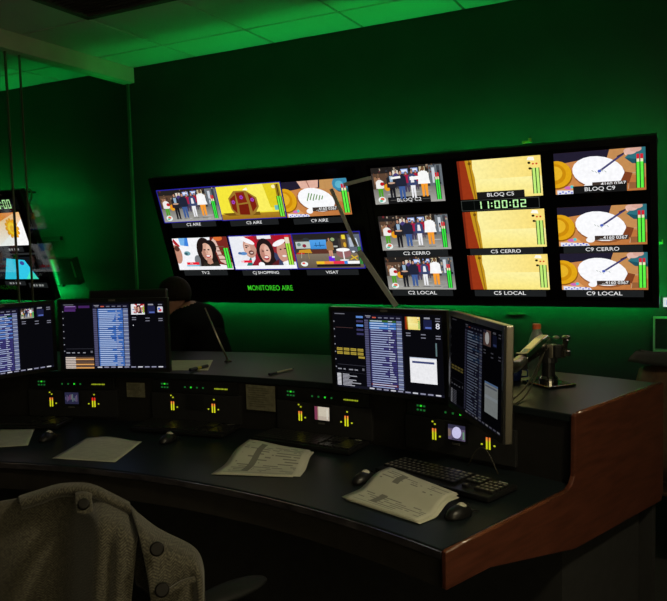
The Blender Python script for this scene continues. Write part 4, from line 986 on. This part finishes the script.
# ================================================================== OFFICE CHAIR WITH COAT (foreground)
def cp(x, y, off=0): return at(x, y, 1.40-off)
fw = Vector((-.45, .893, 0)); rt = Vector((.893, .45, 0))
bc = cp(68, 560, -.05)
t = thing('office_chair', 'dark office chair in the foreground with a coat hung over its back', 'chair', axes((bc.x, bc.y, 0), rt, fw, (0, 0, 1)))
m = MB(); P = []; N_ = 12
def backpt(i, k, s_):
    x = -.18+.36*i/N_; z = .56+.40*k/8; e = 1-.10*(k/8)**3
    return Vector((x*e, .012*(2*x/.47)**2+(0 if s_ == 0 else .036), z-(.05*(2*x/.47)**4 if k == 8 else 0)))
G = [[[backpt(i, k, s_) for k in range(9)] for i in range(N_+1)] for s_ in (0, 1)]
for g_ in G: m.grid(g_)
ring = lambda r_: [r_[i][0] for i in range(N_+1)]+[r_[N_][k] for k in range(1, 9)]+[r_[i][8] for i in range(N_-1, -1, -1)]+[r_[0][k] for k in range(7, 0, -1)]
ra, rb = ring(G[0]), ring(G[1]); n = len(ra); m.add(ra+rb, [(i, (i+1) % n, n+(i+1) % n, n+i) for i in range(n)])
m.build('backrest', FABRIC, t, smooth=True, weld=True)
MB().box((0, .30, .465), (.48, .46, .08)).build('seat', FABRIC, t, bevel=.03, seg=3)
MB().tube([(0, .02, .62), (0, -.02, .5), (0, .06, .41), (0, .28, .40)], .02).build('back_support', BLACK, t, smooth=True)
m = MB(); m.cyl((0, .28, .12), (0, .28, .42), .028, n=16); m.build('gas_column', BLACK, t)
Ti = t.matrix_basis.inverted()
for sx in (1, -1):
    if sx == 1: e0, e1 = Ti @ Vector((-1.075, 1.345, .66)), Ti @ Vector((-1.005, 1.525, .66))
    else: e0, e1 = Vector((-.31, .26, .66)), Vector((-.31, .46, .66))
    d = (e1-e0); yaw_ = math.atan2(d.y, d.x); mid = (e0+e1)/2
    MB().ell(mid, (d.length*.56, .042, .017), Matrix.Rotation(yaw_, 3, 'Z'), 24, 10).build('armrest_pad', RUB, t, smooth=True)
    m = MB(); m.tube([mid+Vector((0, 0, -.012)), Vector((sx*.28, .25, .54)), Vector((sx*.25, .28, .44)), Vector((sx*.1, .28, .42))], .016); m.build('armrest_post', BLACK, t, smooth=True)
for k in range(5):
    a = 2*pi*k/5+.3; e = Vector((.29*cos(a), .28+.29*sin(a), .075))
    MB().tube([(0, .28, .13), (.15*cos(a), .28+.15*sin(a), .11), e], [.024, .02, .015]).build('base_leg', BLACK, t, smooth=True)
    MB().cyl(e+Vector((-.012*sin(a), .012*cos(a), -.047)), e+Vector((.012*sin(a), -.012*cos(a), -.047)), .0275, n=16).build('caster', BLACK, t)

# ---- the coat
def interp(pts, s_):
    n = len(pts)-1; x = s_*n; i = min(int(x), n-1); f_ = x-i
    p = [pts[max(0, i-1)], pts[i], pts[i+1], pts[min(n, i+2)]]
    out = []
    for k in range(2):
        a, b, c_, d_ = (q[k] for q in p); out.append(.5*(2*b+(c_-a)*f_+(2*a-5*b+4*c_-d_)*f_*f_+(3*b-a-3*c_+d_)*f_**3))
    return out
def cloth(name, top, bot, off, back, parent, nu=26, nv=22, bulge=None, thick=.006):
    b = MB(); P = []
    for i in range(nu+1):
        s_ = i/nu; T_ = interp(top, s_); B_ = interp(bot, s_); row = []
        for z_, bo in back: p = cp(T_[0], T_[1], bo); p.z -= z_; row.append(p)
        for j in range(nv+1):
            v = j/nv; x = T_[0]+(B_[0]-T_[0])*v+(bulge(s_, v) if bulge else 0); y = T_[1]+(B_[1]-T_[1])*v
            row.append(cp(x, y, off(s_, v)))
        P.append(row)
    nb = len(back)
    def uvf(i, j):
        q = P[i][j]; return ((q-bc).dot(rt), (q.z if j >= nb else q.z+.3))
    b.grid(P, 0, uvf)
    return b.build(name, TWEED, parent, smooth=True, solid=thick, subsurf=1)
coat = thing('tweed_coat', 'grey herringbone tweed coat with dark buttons hung over the office chair', 'coat', T(bc.x, bc.y, .5))
def local_fix(o): 
    Mi = coat.matrix_basis.inverted(); 
    for v in o.data.vertices: v.co = Mi @ v.co
def off_body(s_, v):
    x = -70+210*s_
    r_ = .035*(1-math.exp(-v*9))
    f = .016*math.exp(-((x-58-20*v)/13)**2)*min(1, v*5) - .020*math.exp(-((x-28-10*v)/11)**2)*min(1, v*4) + .018*math.exp(-((x-6+12*v)/12)**2)*min(1, v*3)
    f += .012*math.exp(-((x-100-8*v)/10)**2)*min(1, v*4) - .013*math.exp(-((x-83-14*v)/8)**2)*max(0, min(1, (v-.12)*5))
    f -= .02*max(0, s_-.9)*10*v*.5
    e = min(1, max(0, (70+10*v-x)/28)); f += .13*(1-e*e*(3-2*e))*min(1, v*7)-.01
    return r_+f
body = cloth('coat_body', [(-70, 540), (-40, 516), (-8, 504), (25, 498), (52, 491), (80, 488), (105, 492), (120, 500), (131, 507), (139, 517)], [(-78, 700), (-50, 700), (-25, 700), (5, 700), (35, 700), (60, 700), (82, 700), (100, 700), (114, 700), (123, 700)], off_body, [(.30, -.20), (.12, -.19), (.03, -.165), (.004, -.09), (0, -.03)], coat)
def off_flap(s_, v): return .055+.07*min(1, v*9)+.03*(1-math.exp(-v*8))-.055*max(0, s_-.78)**1.3*3.2+.012*math.sin(s_*7+v*3)*min(1, v*4)+.02*math.exp(-((s_-.05)/.12)**2)*v-.02*math.exp(-((s_-.62-.2*v)/.1)**2)*min(1, v*2)
flap = cloth('front_panel', [(131, 508), (141, 516), (153, 525.5), (166, 533), (181, 540), (193, 547), (200, 557), (203, 572)], [(154, 700), (162, 700), (170, 700), (178, 700), (187, 700), (194, 700), (199, 700), (201, 700)], off_flap, [(.16, -.03), (.05, -.022), (.012, 0), (.003, .03)], coat, 22, 22, lambda s_, v: 9*(1-s_)*math.sin(pi*min(1, v*1.15))**1)
col_ = cloth('collar', [(18, 499), (40, 492), (62, 486), (90, 486), (112, 496), (130, 505)], [(22, 509), (42, 503), (62, 496), (92, 497), (112, 506), (132, 514)], lambda s_, v: .034+.02*math.sin(pi*v)+.012*v, [(.035, -.11), (.010, -.09), (.0, -.03), (-.003, .01)], coat, 20, 6, None, .007)
tab = cloth('collar_tab', [(75, 494), (83, 492.5), (92, 494.5)], [(76, 512), (84, 514.5), (93, 511)], lambda s_, v: .098+.045*v, [(.0, .06)], coat, 6, 6, None, .006)
wlt = cloth('pocket_welt', [(167, 590), (176, 584), (186, 579), (195, 577)], [(168, 595), (177, 589), (187, 584), (196, 582)], lambda s_, v: .184-.02*s_, [(0, .15)], coat, 10, 4, None, .004)
for o in (body, flap, col_, tab, wlt): local_fix(o); o.parent = coat
for (x, y), off, r_ in (((83.5, 504), .136, .0105), ((157, 549), .182, .0125), ((162, 590), .188, .0125)):
    c_ = cp(x, y, off); Mi = coat.matrix_basis.inverted(); ax = (CAM-c_).normalized(); ax = (ax*.9+Vector((0, 0, .35))).normalized() if x < 100 else ax
    b = MB(); b.cyl(c_-ax*.003, c_+ax*.003, r_, r_*.92, 20); b.cyl(c_+ax*.003, c_+ax*.0045, r_*.95, r_*.75, 20)
    b.build('button', BUTTON, coat, inv=1, bevel=.0008)

# ================================================================== SEATED PERSON BEHIND THE DESK
DP = 4.30
hd = at(173, 297, DP); nk = at(183, 306, DP); ch = at(203, 331, DP+.02); wa = at(212, 372, DP+.02); pe_ = at(220, 425, DP+.02); pe_.z = .53
fd = Vector((-.97, .05, 0)).normalized(); sdv = Vector((.05, .97, 0)).normalized()
person = thing('person', 'person in a dark jacket seated behind the counter, seen from behind, head turned left', 'person', T(pe_.x, pe_.y, 0))
V_, E_, R__ = [], [], []
def vadd(p, r_, prev=None):
    V_.append(Vector(p)); R__.append(r_)
    if prev is not None: E_.append((prev, len(V_)-1))
    return len(V_)-1
i0 = vadd(pe_, .16); i1 = vadd(wa, .15, i0); i2 = vadd(ch, .15, i1); i2b = vadd(ch.lerp(nk, .62), .11, i2); i3 = vadd(nk, .058, i2b)
i4 = vadd(hd+Vector((.015, 0, -.06)), .066, i3); i5 = vadd(hd, .079, i4); i6 = vadd(hd+Vector((.012, 0, .05)), .066, i5)
vadd(hd+fd*.084+Vector((0, 0, -.008)), .014, i5)                                     # nose
for sg in (1, -1):
    vadd(hd+sdv*sg*.075+Vector((.01, 0, -.015)), .018, i5)                             # ears
    sh = vadd(ch.lerp(nk, .35)+sdv*sg*.165, .078, i2b); el = vadd(ch+sdv*sg*.225+fd*.10+Vector((0, 0, -.26)), .05, sh)
    wr = ch+fd*.30+sdv*sg*.15; wr.z = .66; w_ = vadd(wr, .03, el); pm = vadd(wr+fd*.055+Vector((0, 0, -.012)), .032, w_)
    for k in range(4):
        b0 = wr+fd*.085+sdv*(.027-.018*k)+Vector((0, 0, -.014)); L_ = (.062, .074, .07, .055)[k]
        f1 = vadd(b0, .0095, pm); f2 = vadd(b0+fd*L_*.55+Vector((0, 0, -.010)), .0085, f1); vadd(b0+fd*L_*.9+Vector((0, 0, -.030)), .0075, f2)
    th = vadd(wr+fd*.04-sdv*sg*.038+Vector((0, 0, -.012)), .011, pm); vadd(wr+fd*.075-sdv*sg*.052+Vector((0, 0, -.024)), .009, th)
    hp = vadd(pe_+sdv*sg*.10+Vector((0, 0, -.02)), .10, i0); kn = vadd(pe_+sdv*sg*.14+fd*.42+Vector((0, 0, -.0)), .07, hp)
    an = pe_+sdv*sg*.14+fd*.44; an.z = .09; an_ = vadd(an, .042, kn); vadd(an+fd*.07+Vector((0, 0, -.04)), .038, an_); vadd(an+fd*.16+Vector((0, 0, -.055)), .028, len(V_)-1)
me = bpy.data.meshes.new('b'); me.from_pydata([tuple(v) for v in V_], E_, []); ob = bpy.data.objects.new('b', me); COL.objects.link(ob)
md = ob.modifiers.new('skin', 'SKIN'); md.use_smooth_shade = True
for i, sv in enumerate(me.skin_vertices[0].data): sv.radius = (R__[i], R__[i]); sv.use_root = (i == 0)
ob.modifiers.new('sub', 'SUBSURF').render_levels = 3; ob.modifiers['sub'].levels = 3
dg = bpy.context.evaluated_depsgraph_get(); bm_ = bpy.data.meshes.new_from_object(ob.evaluated_get(dg)); bpy.data.objects.remove(ob)
bm_.name = 'body'; Mi = person.matrix_basis.inverted()
TROUS = mat('dark_trousers', (.01, .011, .014), .85, noise=(80, .3))
bm_.materials.clear()
for x in (JACKET, SKIN, TROUS): bm_.materials.append(x)
for p in bm_.polygons:
    c_ = p.center; p.use_smooth = True
    p.material_index = 1 if (c_-hd).length < .135 or (c_-hd-Vector((.03, 0, -.08))).length < .085 else (2 if c_.z < .60 and (c_-pe_).length > .16 else 0)
    if p.material_index != 1 and .6 < c_.z < .70 and (c_-ch).dot(fd) > .31: p.material_index = 1
bm_.transform(Mi); bo = bpy.data.objects.new('body', bm_); COL.objects.link(bo); bo.parent = person
b = MB(); Rh = Matrix(((fd.x, sdv.x, 0), (fd.y, sdv.y, 0), (0, 0, 1)))
b.ell(hd+Vector((.012, 0, .022)), (.097, .088, .095), Rh, 26, 16)
keep = []
for f in b.f:
    cc = sum((b.v[i] for i in f), Vector())/len(f)-hd
    fx = cc.dot(fd); keep.append(not (fx > .045 and cc.z < .065) and cc.z > -.055+.5*max(0, fx+.0) and not (cc.z < -.02 and fx > -.03) and not (cc.z < -.012 and fx < -.015 and cc.dot(sdv) < .04))
b.f = [f for f, k in zip(b.f, keep) if k]; b.mi = [0]*len(b.f); b.c = [None]*len(b.f)
b.build('hair', HAIR, person, smooth=True, inv=1, solid=.012)
for sg in (1, -1):
    MB().ell(hd+fd*.068+sdv*sg*.029+Vector((0, 0, .012)), (.011, .011, .011)).build('eye', mat('eye_white', (.6, .58, .55), .3), person, smooth=True, inv=1)
MB().ell(hd+fd*.072+Vector((0, 0, -.040)), (.008, .022, .006), Rh).build('mouth', mat('lips', (.3, .1, .08), .5), person, smooth=True, inv=1)
t = thing('stool', 'dark low stool under the seated person behind the counter', 'stool', T(pe_.x+.02, pe_.y, 0))
MB().lathe([(0, .345), (.17, .345), (.185, .36), (.185, .378), (.17, .39), (0, .39)], (0, 0, 0)).build('seat', FABRIC, t, smooth=True)
for k in range(4):
    a = pi/4+k*pi/2; MB().cyl((.17*cos(a), .17*sin(a), 0), (.12*cos(a), .12*sin(a), .35), .013, n=10).build('leg', BLACK, t)

# ================================================================== WORLD AND VIEW
w = bpy.data.worlds.new('world'); S.world = w; w.use_nodes = True
w.node_tree.nodes['Background'].inputs[0].default_value = (0.6, .55, .4, 1); w.node_tree.nodes['Background'].inputs[1].default_value = .0
S.view_settings.view_transform = 'Standard'; S.view_settings.look = 'None'; S.view_settings.exposure = 0; S.view_settings.gamma = 1
S.view_settings.use_curve_mapping = False
S.cycles.use_denoising = True
S.cycles.max_bounces = 8; S.cycles.transparent_max_bounces = 16
S.cycles.caustics_reflective = False; S.cycles.caustics_refractive = False
bpy.context.view_layer.update()
